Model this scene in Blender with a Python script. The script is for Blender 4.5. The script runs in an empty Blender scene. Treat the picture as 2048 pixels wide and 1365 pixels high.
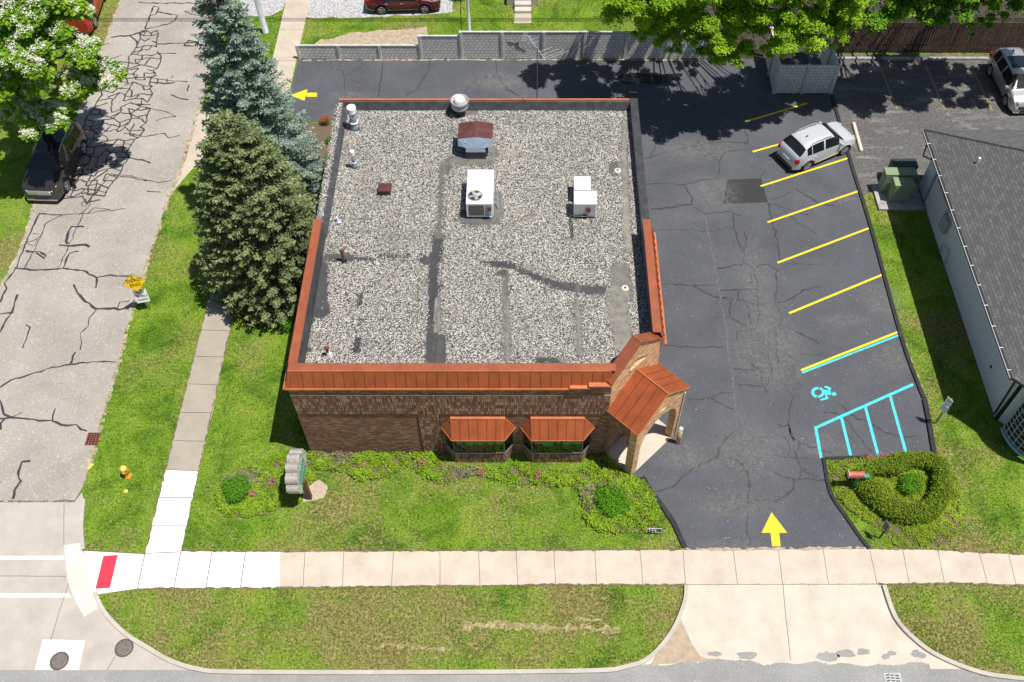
import bpy, math, random
import numpy as np
from mathutils import Vector, Matrix
rnd = random.Random(7); rng = np.random.default_rng(11)
S = bpy.context.scene
COL = S.collection
R = math.radians
# ------------------------------------------------------------------ camera, sky, sun
F, PX, PY, HC = 1926.0, 1060.0, 682.0, 37.0
PITCH = R(54); SP, CP = math.sin(PITCH), math.cos(PITCH)
cd = bpy.data.cameras.new('camera'); cam = bpy.data.objects.new('camera', cd); COL.objects.link(cam)
cam.location = (0, 0, HC); cam.rotation_euler = (R(36), 0, 0)
cd.sensor_width = 36; cd.lens = F/2048*36; cd.shift_x = (1024-PX)/2048; cd.clip_end = 2000; cd.clip_start = 0.5
S.camera = cam
SUND = Vector((.34, -.12, 1)).normalized()
w = bpy.data.worlds.new('World'); S.world = w; w.use_nodes = True
nt = w.node_tree; bg = nt.nodes['Background']
sk = nt.nodes.new('ShaderNodeTexSky'); sk.sky_type = 'NISHITA'; sk.sun_disc = False
sk.sun_elevation = math.asin(SUND.z); sk.sun_rotation = math.atan2(SUND.x, SUND.y)
nt.links.new(sk.outputs[0], bg.inputs[0]); bg.inputs[1].default_value = .068
sl = bpy.data.lights.new('sun', 'SUN'); so = bpy.data.objects.new('sun', sl); COL.objects.link(so)
sl.energy = 4.9; sl.angle = R(.5); sl.color = (1, .955, .88); so.location = (0, 0, 60)
so.rotation_euler = SUND.to_track_quat('Z', 'Y').to_euler()
S.view_settings.view_transform = 'Standard'; S.view_settings.look = 'None'
S.view_settings.exposure = 0.12; S.view_settings.gamma = 1
S.cycles.max_bounces = 6; S.cycles.diffuse_bounces = 3; S.cycles.glossy_bounces = 3; S.cycles.transparent_max_bounces = 8

def G(px, py, z=0.0):
    """point on the horizontal plane z read off the survey photograph"""
    v = (py-PY)/F; t = (HC-z)/(SP+v*CP)
    return ((px-PX)/F*t, (CP-v*SP)*t)
def GZ(px, py, z=0.0):
    x, y = G(px, py, z); return (x, y, z)
def ZY(py, Y):
    v = (py-PY)/F; return HC-(SP+v*CP)*Y/(CP-v*SP)
def PL(s, sx=1., ox=0., oy=0.):
    out = []
    for part in s.split('|'):
        out.append([(float(a.split(',')[0])/sx+ox, float(a.split(',')[1])/sx+oy) for a in part.split()])
    return out
# ------------------------------------------------------------------ materials
class NM:
    def __init__(s, name):
        s.m = bpy.data.materials.new(name); s.m.use_nodes = True; s.t = s.m.node_tree
        s.b = s.t.nodes['Principled BSDF']; s.o = s.t.nodes['Material Output']; s.pos = None
    def n(s, k): return s.t.nodes.new(k)
    def l(s, a, b): s.t.links.new(a, b)
    def P(s):
        if s.pos is None: s.pos = s.n('ShaderNodeNewGeometry').outputs['Position']
        return s.pos
    def UV(s): return s.n('ShaderNodeUVMap').outputs[0]
    def mapv(s, vec, sc=(1, 1, 1), rot=(0, 0, 0)):
        m = s.n('ShaderNodeMapping'); s.l(vec, m.inputs[0]); m.inputs['Scale'].default_value = sc; m.inputs['Rotation'].default_value = rot
        return m.outputs[0]
    def noise(s, sc, det=3, ro=.6, vec=None, dist=0):
        n = s.n('ShaderNodeTexNoise'); n.inputs['Scale'].default_value = sc; n.inputs['Detail'].default_value = det
        n.inputs['Roughness'].default_value = ro; n.inputs['Distortion'].default_value = dist
        s.l(vec if vec is not None else s.P(), n.inputs['Vector']); return n.outputs['Fac']
    def vor(s, sc, feat='F1', vec=None, out='Distance'):
        n = s.n('ShaderNodeTexVoronoi'); n.feature = feat; n.inputs['Scale'].default_value = sc
        s.l(vec if vec is not None else s.P(), n.inputs['Vector']); return n.outputs[out]
    def ramp(s, f, stops, mode='LINEAR'):
        r = s.n('ShaderNodeValToRGB'); r.color_ramp.interpolation = mode; e = r.color_ramp.elements
        while len(e) < len(stops): e.new(.5)
        for k, (p, c) in enumerate(stops):
            e[k].position = p; e[k].color = (c if not isinstance(c, (int, float)) else (c, c, c))[:3]+(1,)
        s.l(f, r.inputs[0]); return r.outputs[0]
    def mix(s, f, a, b, mode='MIX'):
        m = s.n('ShaderNodeMix'); m.data_type = 'RGBA'; m.blend_type = mode
        for i, v in ((0, f), (6, a), (7, b)):
            if isinstance(v, (int, float)): m.inputs[i].default_value = v if i == 0 else (v, v, v, 1)
            elif isinstance(v, tuple): m.inputs[i].default_value = v[:3]+(1,)
            else: s.l(v, m.inputs[i])
        return m.outputs[2]
    def math(s, op, a, b=0.):
        m = s.n('ShaderNodeMath'); m.operation = op
        for i, v in enumerate((a, b)):
            if isinstance(v, (int, float)): m.inputs[i].default_value = v
            else: s.l(v, m.inputs[i])
        return m.outputs[0]
    def attr(s, nm): a = s.n('ShaderNodeAttribute'); a.attribute_name = nm; return a.outputs['Fac']
    def bump(s, h, st=.3, d=.02):
        b = s.n('ShaderNodeBump'); b.inputs['Strength'].default_value = st; b.inputs['Distance'].default_value = d
        s.l(h, b.inputs['Height']); s.l(b.outputs[0], s.b.inputs['Normal']); return s
    def fin(s, col=None, rough=.8, metal=0., spec=None):
        if col is not None:
            if isinstance(col, tuple): s.b.inputs['Base Color'].default_value = col[:3]+(1,)
            else: s.l(col, s.b.inputs['Base Color'])
        s.b.inputs['Roughness'].default_value = rough; s.b.inputs['Metallic'].default_value = metal
        if spec is not None: s.b.inputs['Specular IOR Level'].default_value = spec
        return s.m
def flat(name, c, rough=.6, metal=0., var=.12, sc=6., spec=None, bump=0):
    q = NM(name); d = tuple(x*(1-var) for x in c); e = tuple(min(1, x*(1+var)) for x in c)
    col = q.ramp(q.noise(sc, 4), [(.35, d), (.65, e)])
    if bump: q.bump(q.noise(sc*6, 3), bump, .01)
    return q.fin(col, rough, metal, spec)

def grass_color(q):
    n1 = q.noise(.2, 5, .62); n2 = q.noise(.55, 6, .75, dist=.8); n3 = q.noise(5.5, 5, .85); n4 = q.noise(11, 4, .9)
    g = q.ramp(n2, [(.36, (.06, .135, .011)), (.46, (.12, .232, .018)), (.54, (.17, .285, .026)), (.66, (.26, .34, .05))])
    dry = q.ramp(n3, [(.34, (.12, .09, .035)), (.5, (.235, .19, .075)), (.66, (.42, .36, .17))])
    sp = q.n('ShaderNodeSeparateXYZ'); q.l(q.P(), sp.inputs[0]); near = q.ramp(q.math('MULTIPLY', sp.outputs[1], .05), [(.75, .06), (.85, 0.)])
    m = q.math('ADD', q.math('ADD', q.math('MULTIPLY', n1, .62), q.math('MULTIPLY', n3, .46)), near)
    g = q.mix(q.ramp(m, [(.55, 0.), (.64, .9)]), g, dry)
    g = q.mix(q.ramp(n4, [(.40, .9), (.50, 0.)]), g, (.022, .045, .004))
    return q.mix(q.ramp(q.noise(10, 4, .9), [(.56, 0.), (.64, .65)]), g, (.34, .40, .10))
q = NM('grass'); q.bump(q.noise(30, 4, .8), .6, .04); M_grass = q.fin(grass_color(q), .95, 0, .1)
q = NM('grass_blade'); gc = grass_color(q)
gc = q.mix(q.attr('v'), gc, q.mix(1., gc, (1.7, 1.6, .9), 'MULTIPLY')); M_blade = q.fin(gc, .8, 0, .15)

def conc(name, c, stain=(.25, .2, .14), st=.35, joints=None):
    q = NM(name); b = q.ramp(q.noise(1.1, 5, .6), [(.3, tuple(x*.86 for x in c)), (.7, tuple(min(.9, x*1.08) for x in c))])
    b = q.mix(q.ramp(q.noise(.5, 5, .7, dist=.6), [(.55, 0.), (.75, st)]), b, stain)
    b = q.mix(q.ramp(q.noise(40, 3, .8), [(.35, .22), (.55, 0.)]), b, tuple(x*.45 for x in c))
    q.bump(q.noise(50, 3), .15, .01); return q.fin(b, .9, 0, .2)
M_walk = conc('sidewalk_concrete', (.60, .52, .43), (.34, .28, .2), .2); M_walk_old = conc('old_sidewalk_concrete', (.40, .355, .295), (.22, .19, .15), .5)
M_new = flat('new_concrete', (.86, .85, .82), .85, 0, .03, 2)
M_apron = conc('apron_concrete', (.62, .555, .47), (.45, .37, .28), .2)
M_concroad = conc('road_concrete', (.50, .455, .405), (.36, .3, .23), .3)
M_oldwalk2 = conc('yard_concrete', (.55, .47, .38), (.4, .3, .2), .4)
def asphalt(name, c, agg, st=.3, dust=(.3, .29, .27), dk=.5, sv=None):
    q = NM(name); b = q.ramp(q.noise(.35, 5, .6, dist=.4), [(.3, tuple(x*.84 for x in c)), (.7, tuple(x*1.16 for x in c))])
    b = q.mix(q.ramp(q.noise(.9 if sv is None else 1.4, 8, .76, q.mapv(q.P(), sv) if sv else None, dist=1.2 if sv is None else .5), [(.52, 0.), (.72, st)]), b, dust)
    sp = q.vor(agg, out='Color'); b = q.mix(q.ramp(sp, [(.72, 0.), (.92, .45)]), b, tuple(min(1, x*1.7) for x in c))
    b = q.mix(q.ramp(q.noise(agg*.8, 2, .8), [(.3, dk), (.5, 0.)]), b, tuple(x*.35 for x in c))
    q.bump(q.noise(agg, 3), .3, .01); return q.fin(b, .85, 0, .25)
M_street = asphalt('old_street_asphalt', (.37, .335, .30), 13, .3, (.46, .40, .32), .35)
M_lot = asphalt('sealed_asphalt', (.092, .098, .112), 22, .3, (.16, .16, .16), .35)
M_lot2 = asphalt('worn_asphalt', (.125, .122, .118), 9, .95, (.36, .35, .33), .85, (.3, 1.3, 1))
M_main = asphalt('main_road_asphalt', (.30, .30, .29), 26, .5, (.42, .40, .36), .35)
M_seal = flat('crack_sealer', (.045, .046, .05), .55, 0, .25, 9)
M_lotseal = flat('lot_crack_fill', (.038, .04, .046), .7, 0, .3, 5)
M_lotpatch = asphalt('asphalt_patch', (.045, .046, .048), 40, .2, (.07, .07, .07))
M_curbblk = asphalt('black_kerb', (.035, .035, .038), 25, .5, (.12, .11, .1))
M_curb = conc('kerb_concrete', (.52, .48, .42))
M_joint = flat('joint', (.13, .10, .075), .95)
M_gravelroad = NM('white_gravel'); q = M_gravelroad
c = q.ramp(q.vor(16, out='Color'), [(.0, .16), (.4, .40), (.9, .62)]); q.bump(q.vor(16), .8, .03); M_gravelroad = q.fin(c, .9)
M_dirt = NM('dirt'); q = M_dirt
M_dirt = q.fin(q.ramp(q.noise(4, 6, .7), [(.3, (.26, .19, .12)), (.55, (.45, .36, .26)), (.7, (.5, .43, .33))]), .95)
M_mulch = NM('mulch'); q = M_mulch; q.bump(q.noise(40, 3), .8, .03)
M_mulch = q.fin(q.ramp(q.noise(22, 4, .8), [(.3, (.06, .04, .03)), (.6, (.2, .14, .1)), (.8, (.33, .26, .2))]), .95)
def paint(name, c, wear=.2):
    q = NM(name); b = q.mix(q.ramp(q.noise(5, 8, .85, dist=.8), [(.50, 0.), (.62, min(1, wear*2.6))]), c, tuple(x*.3+.03 for x in c)); return q.fin(b, .6)
M_yel = paint('yellow_paint', (.86, .66, .01)); M_cyan = paint('cyan_paint', (.06, .66, .74), .3); M_white = paint('white_paint', (.85, .85, .82))
M_red = paint('tactile_red', (.66, .035, .075), .3)

def brick(name, cols, mortar, sold=False, bw=.22, rh=.075):
    q = NM(name); uv = q.UV()
    if sold: uv = q.mapv(uv, rot=(0, 0, R(90)))
    b = q.n('ShaderNodeTexBrick'); q.l(uv, b.inputs['Vector']); b.inputs['Scale'].default_value = 1
    b.inputs['Brick Width'].default_value = bw; b.inputs['Row Height'].default_value = rh; b.inputs['Mortar Size'].default_value = .008
    b.offset = 0 if sold else .5
    b.inputs['Color1'].default_value = (0, 0, 0, 1); b.inputs['Color2'].default_value = (1, 1, 1, 1); b.inputs['Mortar'].default_value = (.5, .5, .5, 1)
    f = q.math('ADD', q.math('MULTIPLY', b.outputs['Color'], .6), q.math('MULTIPLY', q.noise(22, 3, .8, uv), .4))
    c = q.ramp(f, [(.12, cols[0]), (.42, cols[1]), (.62, cols[2]), (.86, cols[3])])
    c = q.mix(q.ramp(q.noise(.7, 4, .6), [(.35, .25), (.65, 0.)]), c, cols[0])
    c = q.mix(b.outputs['Fac'], c, mortar); q.bump(b.outputs['Fac'], -.5 if 0 else .4, .01)
    return q.fin(c, .9, 0, .2)
BK = [(.17, .075, .052), (.28, .135, .09), (.36, .19, .13), (.52, .34, .24)]
M_brick = brick('brown_brick', BK, (.11, .085, .07)); M_bricks = brick('soldier_brick', [(.15, .07, .05), (.27, .135, .095), (.39, .225, .16), (.58, .41, .29)], (.07, .05, .04), True, .235, .078)
M_brickt = brick('tan_brick', [(.46, .21, .10), (.72, .40, .20), (.90, .57, .32), (.96, .72, .48)], (.42, .30, .2))
M_brickw = brick('painted_brick', [(.74, .80, .88)]*2+[(.80, .85, .92)]*2, (.62, .68, .78), bw=.22)  # blue cast of skylight in shade is put into the pale wall colour
def copper(name, c):
    q = NM(name); uv = q.UV(); b = q.ramp(q.noise(1.6, 4, .6), [(.3, tuple(x*.80 for x in c)), (.7, tuple(x*1.10 for x in c))])
    sx = q.n('ShaderNodeSeparateXYZ'); q.l(uv, sx.inputs[0]); wn = q.n('ShaderNodeTexWhiteNoise'); wn.noise_dimensions = '1D'; q.l(q.math('FLOOR', q.math('MULTIPLY', q.math('ADD', sx.outputs[0], 9.3), 2.469)), wn.inputs['W'])
    b = q.mix(q.math('MULTIPLY', wn.outputs['Value'], .22), b, tuple(x*.55 for x in c)); stk = q.noise(5, 5, .75, q.mapv(uv, (3, .35, 1)))
    b = q.mix(q.ramp(stk, [(.5, 0.), (.75, .35)]), b, tuple(min(1, x*1.25+.05) for x in c)); b = q.mix(q.ramp(stk, [(.3, .3), (.45, 0.)]), b, tuple(x*.5 for x in c))
    q.bump(q.noise(2.5, 3, .5), .25, .02); return q.fin(b, .45, .2, .5)
M_cop = copper('copper_coloured_metal', (.43, .105, .035)); M_copd = copper('metal_cap', (.40, .115, .055)); M_copl = copper('metal_trim', (.60, .2, .08))
M_seam = copper('metal_seam', (.26, .05, .015)); M_tread = flat('stucco_cream', (.66, .6, .5))
M_memb = flat('roof_membrane', (.065, .068, .074), .7, 0, .3, 2.5); M_blkcap = flat('black_coping', (.05, .052, .057), .5, 0, .25, 3)
# roof gravel driven by a bare/gravel attribute
q = NM('roof_gravel'); vc = q.n('ShaderNodeTexVoronoi'); vc.inputs['Scale'].default_value = 24; vc.inputs['Randomness'].default_value = 1; q.l(q.P(), vc.inputs['Vector'])
sepc = q.n('ShaderNodeSeparateColor'); q.l(vc.outputs['Color'], sepc.inputs[0])
st = q.ramp(sepc.outputs[0], [(.0, (.035, .035, .035)), (.28, (.13, .125, .12)), (.48, (.30, .285, .26)), (.66, (.52, .495, .45)), (.9, (.80, .78, .73))])
st = q.mix(q.ramp(vc.outputs['Distance'], [(.48, 0.), (.75, .85)]), st, (.03, .03, .03))
st = q.mix(q.ramp(q.noise(.6, 6, .7), [(.46, 0.), (.68, .6)]), st, (.13, .125, .12))
st = q.mix(q.ramp(q.noise(.45, 4, .6, q.mapv(q.P(), (1, 1.6, 1))), [(.6, 0.), (.72, .3)]), st, (.5, .4, .27))
tar = q.ramp(q.noise(1.2, 5, .65), [(.3, (.026, .029, .034)), (.7, (.062, .065, .072))])
tan = q.ramp(q.noise(2.2, 5, .7), [(.3, (.16, .155, .145)), (.5, (.25, .24, .215)), (.75, (.36, .33, .27))])
tar = q.mix(q.attr('dust'), tar, tan)
be = q.math('ADD', q.attr('bare'), q.math('MULTIPLY', q.math('SUBTRACT', q.noise(14, 3, .8), .5), 1.1))
bm = q.ramp(be, [(.46, 0.), (.54, 1.)])
q.bump(q.math('MULTIPLY', q.math('SUBTRACT', 1., vc.outputs['Distance']), q.math('SUBTRACT', 1., bm)), .9, .04)
M_roof = q.fin(q.mix(bm, st, tar), .9, 0, .2)
q = NM('roof_stone'); M_stone = q.fin(q.ramp(q.attr('v'), [(0, (.05, .05, .05)), (.3, (.2, .19, .18)), (.6, (.5, .47, .42)), (1, (.85, .83, .78))]), .8)
# shingles
q = NM('shingles'); b = q.n('ShaderNodeTexBrick'); q.l(q.UV(), b.inputs['Vector']); b.inputs['Scale'].default_value = 1
b.inputs['Brick Width'].default_value = .32; b.inputs['Row Height'].default_value = .145; b.inputs['Mortar Size'].default_value = .012; b.inputs['Bias'].default_value = -.2
b.inputs['Color1'].default_value = (.12, .12, .125, 1); b.inputs['Color2'].default_value = (.185, .185, .19, 1); b.inputs['Mortar'].default_value = (.07, .07, .07, 1)
c = q.mix(q.ramp(q.noise(3, 5, .7), [(.3, .35), (.6, 0.)]), b.outputs['Color'], (.09, .085, .08)); q.bump(q.noise(60, 2), .4, .01); M_shing = q.fin(c, .92, 0, .2)
M_cfence = flat('panel_concrete', (.36, .35, .335), .9, 0, .25, 3, bump=.3); M_cpost = flat('post_concrete', (.58, .57, .54), .9, 0, .15, 3)
M_wfence = flat('brown_fence_wood', (.10, .058, .042), .85, 0, .4, 5); M_galv = flat('galvanised', (.48, .58, .68), .4, .55, .12, 8)  # galvanised: the sky's blue reflection is put into its base colour
M_pipe = flat('grey_pipe', (.30, .36, .42), .5, .2); M_wmet = flat('white_metal', (.86, .87, .88), .4, 0, .03); M_gmet = flat('grey_metal', (.40, .40, .39), .5, .1)
M_beige = flat('beige_metal', (.70, .71, .68), .45, 0, .03); M_mar = flat('maroon_metal', (.105, .034, .03), .6, 0, .25, 3); M_blk = flat('black', (.015, .015, .017), .6)
M_dgrey = flat('dark_grey', (.06, .06, .065), .6); M_rust = flat('rusty_iron', (.20, .065, .04), .85, 0, .4, 14); M_iron = flat('cast_iron', (.13, .09, .08), .7, .2, .3, 20)
M_tgreen = flat('utility_green', (.24, .31, .20), .5, 0, .05); M_tdark = flat('dark_green_metal', (.03, .055, .05), .4)
M_hyd = flat('hydrant_yellow', (.80, .58, .12), .55, 0, .2, 12); M_hydo = flat('hydrant_orange', (.75, .33, .03), .55, 0, .2, 12)
M_wood = flat('pole_wood', (.25, .2, .15), .9, 0, .3, 6); M_bark = flat('bark', (.09, .065, .05), .95, 0, .4, 9, bump=.6); M_sgrey = flat('metal_pole', (.48, .50, .52), .5, .3)
M_teal = flat('teal_paint', (.03, .30, .24), .6); M_mbox = flat('faded_red_box', (.50, .14, .09), .6, 0, .5, 14); M_signy = flat('sign_yellow', (.98, .62, .0), .5, 0, .02)
M_signw = flat('sign_white', (.9, .9, .9), .5, 0, .02); M_signb = flat('sign_letter', (.02, .02, .02), .5); M_sgr = flat('sign_grey', (.25, .25, .26), .6)
M_dblue = flat('dumpster_blue', (.03, .17, .55), .5); M_dark = flat('dark_interior', (.02, .028, .025), .9); M_wframe = flat('window_frame', (.10, .11, .11), .4)
M_scal = flat('sign_side_metal', (.42, .39, .36), .5, .3, .2, 10); M_brownp = flat('brown_post', (.13, .07, .04), .7); M_lattice = flat('lattice_paint', (.62, .68, .66), .6); M_bluefr = flat('light_blue_trim', (.22, .42, .52), .6)
q = NM('glass'); g = q.n('ShaderNodeBsdfGlossy'); g.inputs['Roughness'].default_value = .03; g.inputs['Color'].default_value = (.8, .9, .85, 1)
tr = q.n('ShaderNodeBsdfTransparent'); tr.inputs[0].default_value = (.7, .85, .78, 1); ms = q.n('ShaderNodeMixShader'); fr = q.n('ShaderNodeFresnel'); fr.inputs[0].default_value = 1.5
q.l(q.math('ADD', fr.outputs[0], .05), ms.inputs[0]); q.l(tr.outputs[0], ms.inputs[1]); q.l(g.outputs[0], ms.inputs[2]); q.l(ms.outputs[0], q.o.inputs[0]); M_glass = q.m
M_cglass = NM('car_glass').fin((.012, .016, .02), .04, 0, .8); M_tyre = flat('tyre', (.02, .02, .021), .85); M_rim = flat('alloy_rim', (.55, .55, .56), .3, .7, .05)
M_redl = flat('red_lamp', (.45, .01, .02), .15, 0, .05); M_headl = flat('lamp_lens', (.55, .58, .6), .1, .3, .05)
def carpaint(name, c, metal=.5, rough=.3):
    q = NM(name); q.b.inputs['Coat Weight'].default_value = .8; q.b.inputs['Coat Roughness'].default_value = .04
    return q.fin(c, rough, metal)
M_silver = carpaint('silver_paint', (.68, .72, .745), .3, .28); M_brz = carpaint('dark_bronze_paint', (.04, .036, .032), .2, .2); M_maroon = carpaint('maroon_paint', (.10, .012, .02), .3)
M_carred = carpaint('red_paint', (.35, .012, .012), .1); M_champ = carpaint('grey_champagne_paint', (.55, .56, .54))
def leafmat(name, stops, tr=.42):
    q = NM(name); c = q.ramp(q.attr('v'), stops); q.fin(c, .6, 0, .25)
    t = q.n('ShaderNodeBsdfTranslucent'); q.l(q.mix(1., c, (1.2, 1.35, .6), 'MULTIPLY'), t.inputs[0]); m = q.n('ShaderNodeMixShader'); m.inputs[0].default_value = tr
    q.l(q.b.outputs[0], m.inputs[1]); q.l(t.outputs[0], m.inputs[2]); q.l(m.outputs[0], q.o.inputs[0]); return q.m
M_maple = leafmat('maple_leaf', [(0, (.08, .18, .010)), (.45, (.25, .44, .016)), (1, (.52, .66, .06))])
M_mapled = leafmat('dark_maple_leaf', [(0, (.04, .12, .01)), (.5, (.15, .34, .018)), (1, (.36, .54, .05))])
M_catalpa = leafmat('catalpa_leaf', [(0, (.07, .16, .012)), (.5, (.20, .38, .02)), (1, (.42, .55, .06))])
M_flower = leafmat('white_blossom', [(0, (.6, .6, .5)), (1, (.9, .9, .84))], .2)
M_spblue = leafmat('blue_spruce_needle', [(0, (.09, .14, .12)), (.5, (.29, .39, .345)), (.85, (.50, .60, .54)), (1, (.5, .42, .22))], .25)
M_spgrn = leafmat('green_spruce_needle', [(0, (.065, .09, .042)), (.5, (.225, .285, .125)), (.85, (.43, .49, .25)), (1, (.46, .41, .19))], .25)
M_bush = leafmat('bush_leaf', [(0, (.04, .12, .008)), (.5, (.13, .34, .012)), (1, (.26, .52, .03))])
M_hedge = leafmat('hedge_leaf', [(0, (.06, .11, .01)), (.5, (.18, .27, .015)), (1, (.38, .46, .04))])
M_cover = leafmat('ground_cover_leaf', [(0, (.06, .12, .015)), (.45, (.26, .42, .02)), (.82, (.50, .62, .05)), (.9, (.20, .14, .16)), (1, (.42, .32, .36))])
M_cover2 = leafmat('yellow_cover_leaf', [(0, (.10, .16, .015)), (.5, (.30, .42, .025)), (1, (.52, .62, .07))])
M_pink = leafmat('pink_flower', [(0, (.5, .1, .15)), (1, (.75, .35, .4))])
M_redf = leafmat('red_flower', [(0, (.5, .01, .03)), (1, (.75, .05, .08))])
# ------------------------------------------------------------------ mesh helpers
ORG = {}
def tag(o, label=None, cat=None, group=None, kind=None):
    if label: o['label'] = label
    if cat: o['category'] = cat
    if group: o['group'] = group
    if kind: o['kind'] = kind
    return o
def thing(name, label, cat, loc=(0, 0, 0), rz=0, group=None):
    o = bpy.data.objects.new(name, None); COL.objects.link(o); o.location = loc; o.rotation_euler = (0, 0, rz); o.empty_display_size = .2
    ORG[o.name] = Vector(loc); return tag(o, label, cat, group)
def link(name, me, mat, parent=None, local=False, keep=False):
    o = bpy.data.objects.new(name, me); COL.objects.link(o)
    if mat: me.materials.append(mat)
    if parent is not None:
        o.parent = parent; og = ORG.get(parent.name, Vector()); ORG[o.name] = og
        if not local: me.transform(Matrix.Translation(-og))
    elif not keep and len(me.vertices):
        co = np.empty(len(me.vertices)*3, dtype=np.float32); me.vertices.foreach_get('co', co); co = co.reshape(-1, 3)
        c = Vector(((co[:, 0].min()+co[:, 0].max())/2, (co[:, 1].min()+co[:, 1].max())/2, co[:, 2].min())).to_tuple()
        me.transform(Matrix.Translation(-Vector(c))); o.location = c; ORG[o.name] = Vector(c)
    return o
class MB:
    def __init__(s): s.V = []; s.F = []; s.M = Matrix.Identity(4)
    def at(s, loc=(0, 0, 0), rz=0, rx=0, ry=0):
        s.M = Matrix.Translation(loc) @ Matrix.Rotation(rz, 4, 'Z') @ Matrix.Rotation(ry, 4, 'Y') @ Matrix.Rotation(rx, 4, 'X'); return s
    def v(s, pts):
        b = len(s.V); s.V += [tuple(s.M @ Vector(p)) for p in pts]; return b
    def face(s, pts): b = s.v(pts); s.F.append(tuple(range(b, b+len(pts)))); return s
    def box(s, x0, x1, y0, y1, z0, z1, bev=0.):
        if bev <= 0:
            b = s.v([(x0, y0, z0), (x1, y0, z0), (x1, y1, z0), (x0, y1, z0), (x0, y0, z1), (x1, y0, z1), (x1, y1, z1), (x0, y1, z1)])
            s.F += [tuple(b+i for i in f) for f in ((0, 3, 2, 1), (4, 5, 6, 7), (0, 1, 5, 4), (1, 2, 6, 5), (2, 3, 7, 6), (3, 0, 4, 7))]
        else:
            e = bev; P = [(x0+e, y0), (x1-e, y0), (x1, y0+e), (x1, y1-e), (x1-e, y1), (x0+e, y1), (x0, y1-e), (x0, y0+e)]
            s.prism(P, z0, z1-e); cx, cy = (x0+x1)/2, (y0+y1)/2
            Q = [(cx+(x-cx)*(1-2*e/(x1-x0)), cy+(y-cy)*(1-2*e/(y1-y0))) for x, y in P]
            a = s.v([(x, y, z1-e) for x, y in P]); b = s.v([(x, y, z1) for x, y in Q]); n = 8
            for i in range(n): s.F.append((a+i, a+(i+1) % n, b+(i+1) % n, b+i))
            s.F.append(tuple(range(b, b+n)))
        return s
    def prism(s, P, z0, z1):
        n = len(P); ar = sum(P[i][0]*P[(i+1) % n][1]-P[(i+1) % n][0]*P[i][1] for i in range(n))
        if ar < 0: P = P[::-1]
        a = s.v([(p[0], p[1], z0) for p in P]); b = s.v([(p[0], p[1], z1) for p in P])
        s.F.append(tuple(range(a+n-1, a-1, -1))); s.F.append(tuple(range(b, b+n)))
        for i in range(n): s.F.append((a+i, a+(i+1) % n, b+(i+1) % n, b+i))
        return s
    def tube(s, pts, r, n=8):
        pts = [Vector(p) for p in pts]; rr = r if isinstance(r, (list, tuple)) else [r]*len(pts); bases = []
        for i, p in enumerate(pts):
            d = (pts[min(i+1, len(pts)-1)]-pts[max(i-1, 0)]).normalized(); a = d.orthogonal().normalized() if abs(d.z) > .95 else d.cross(Vector((0, 0, 1))).normalized(); b = d.cross(a)
            bases.append(s.v([tuple(p+(a*math.cos(2*math.pi*k/n)+b*math.sin(2*math.pi*k/n))*rr[i]) for k in range(n)]))
        for i in range(len(pts)-1):
            for k in range(n): s.F.append((bases[i]+k, bases[i]+(k+1) % n, bases[i+1]+(k+1) % n, bases[i+1]+k))
        s.F.append(tuple(bases[0]+k for k in range(n))); s.F.append(tuple(bases[-1]+k for k in range(n-1, -1, -1))); return s
    def lathe(s, prof, c=(0, 0, 0), n=20):
        bs = [s.v([(c[0]+r*math.cos(2*math.pi*k/n), c[1]+r*math.sin(2*math.pi*k/n), c[2]+z) for k in range(n)]) for r, z in prof]
        for i in range(len(prof)-1):
            for k in range(n): s.F.append((bs[i]+k, bs[i]+(k+1) % n, bs[i+1]+(k+1) % n, bs[i+1]+k))
        s.F.append(tuple(bs[0]+k for k in range(n-1, -1, -1))); s.F.append(tuple(bs[-1]+k for k in range(n))); return s
    def build(s, name, mat, parent=None, local=False, smooth=False, keep=False):
        me = bpy.data.meshes.new(name); me.from_pydata(s.V, [], s.F); me.update()
        uv = me.uv_layers.new(name='UVMap'); co = np.array(s.V)
        for p in me.polygons:
            nx, ny, nz = p.normal
            if abs(nz) > .97: tu, tv = (1, 0, 0), (0, 1, 0)
            else:
                h = math.hypot(nx, ny); tu = (-ny/h, nx/h, 0); tv = (-nx*nz/h, -ny*nz/h, h) if abs(nz) > .05 else (0, 0, 1)
            for li in p.loop_indices:
                c = co[me.loops[li].vertex_index]; uv.data[li].uv = (c[0]*tu[0]+c[1]*tu[1], c[0]*tv[0]+c[1]*tv[1]+c[2]*tv[2])
        if smooth: me.polygons.foreach_set('use_smooth', [True]*len(me.polygons))
        return link(name, me, mat, parent, local, keep)
def _pieces(b, name, mat, parent=None, local=False, smooth=False):
    par = list(range(len(b.V)))
    def fd(i):
        while par[i] != i: par[i] = par[par[i]]; i = par[i]
        return i
    for f in b.F:
        for v in f[1:]: par[fd(v)] = fd(f[0])
    gr = {}
    for f in b.F: gr.setdefault(fd(f[0]), []).append(f)
    o = None
    for fs in gr.values():
        us = sorted({v for f in fs for v in f}); mp = {v: i for i, v in enumerate(us)}; c = MB(); c.V = [b.V[v] for v in us]; c.F = [tuple(mp[v] for v in f) for f in fs]; o = c.build(name, mat, parent, local, smooth)
    return o
MB.pieces = _pieces
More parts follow.
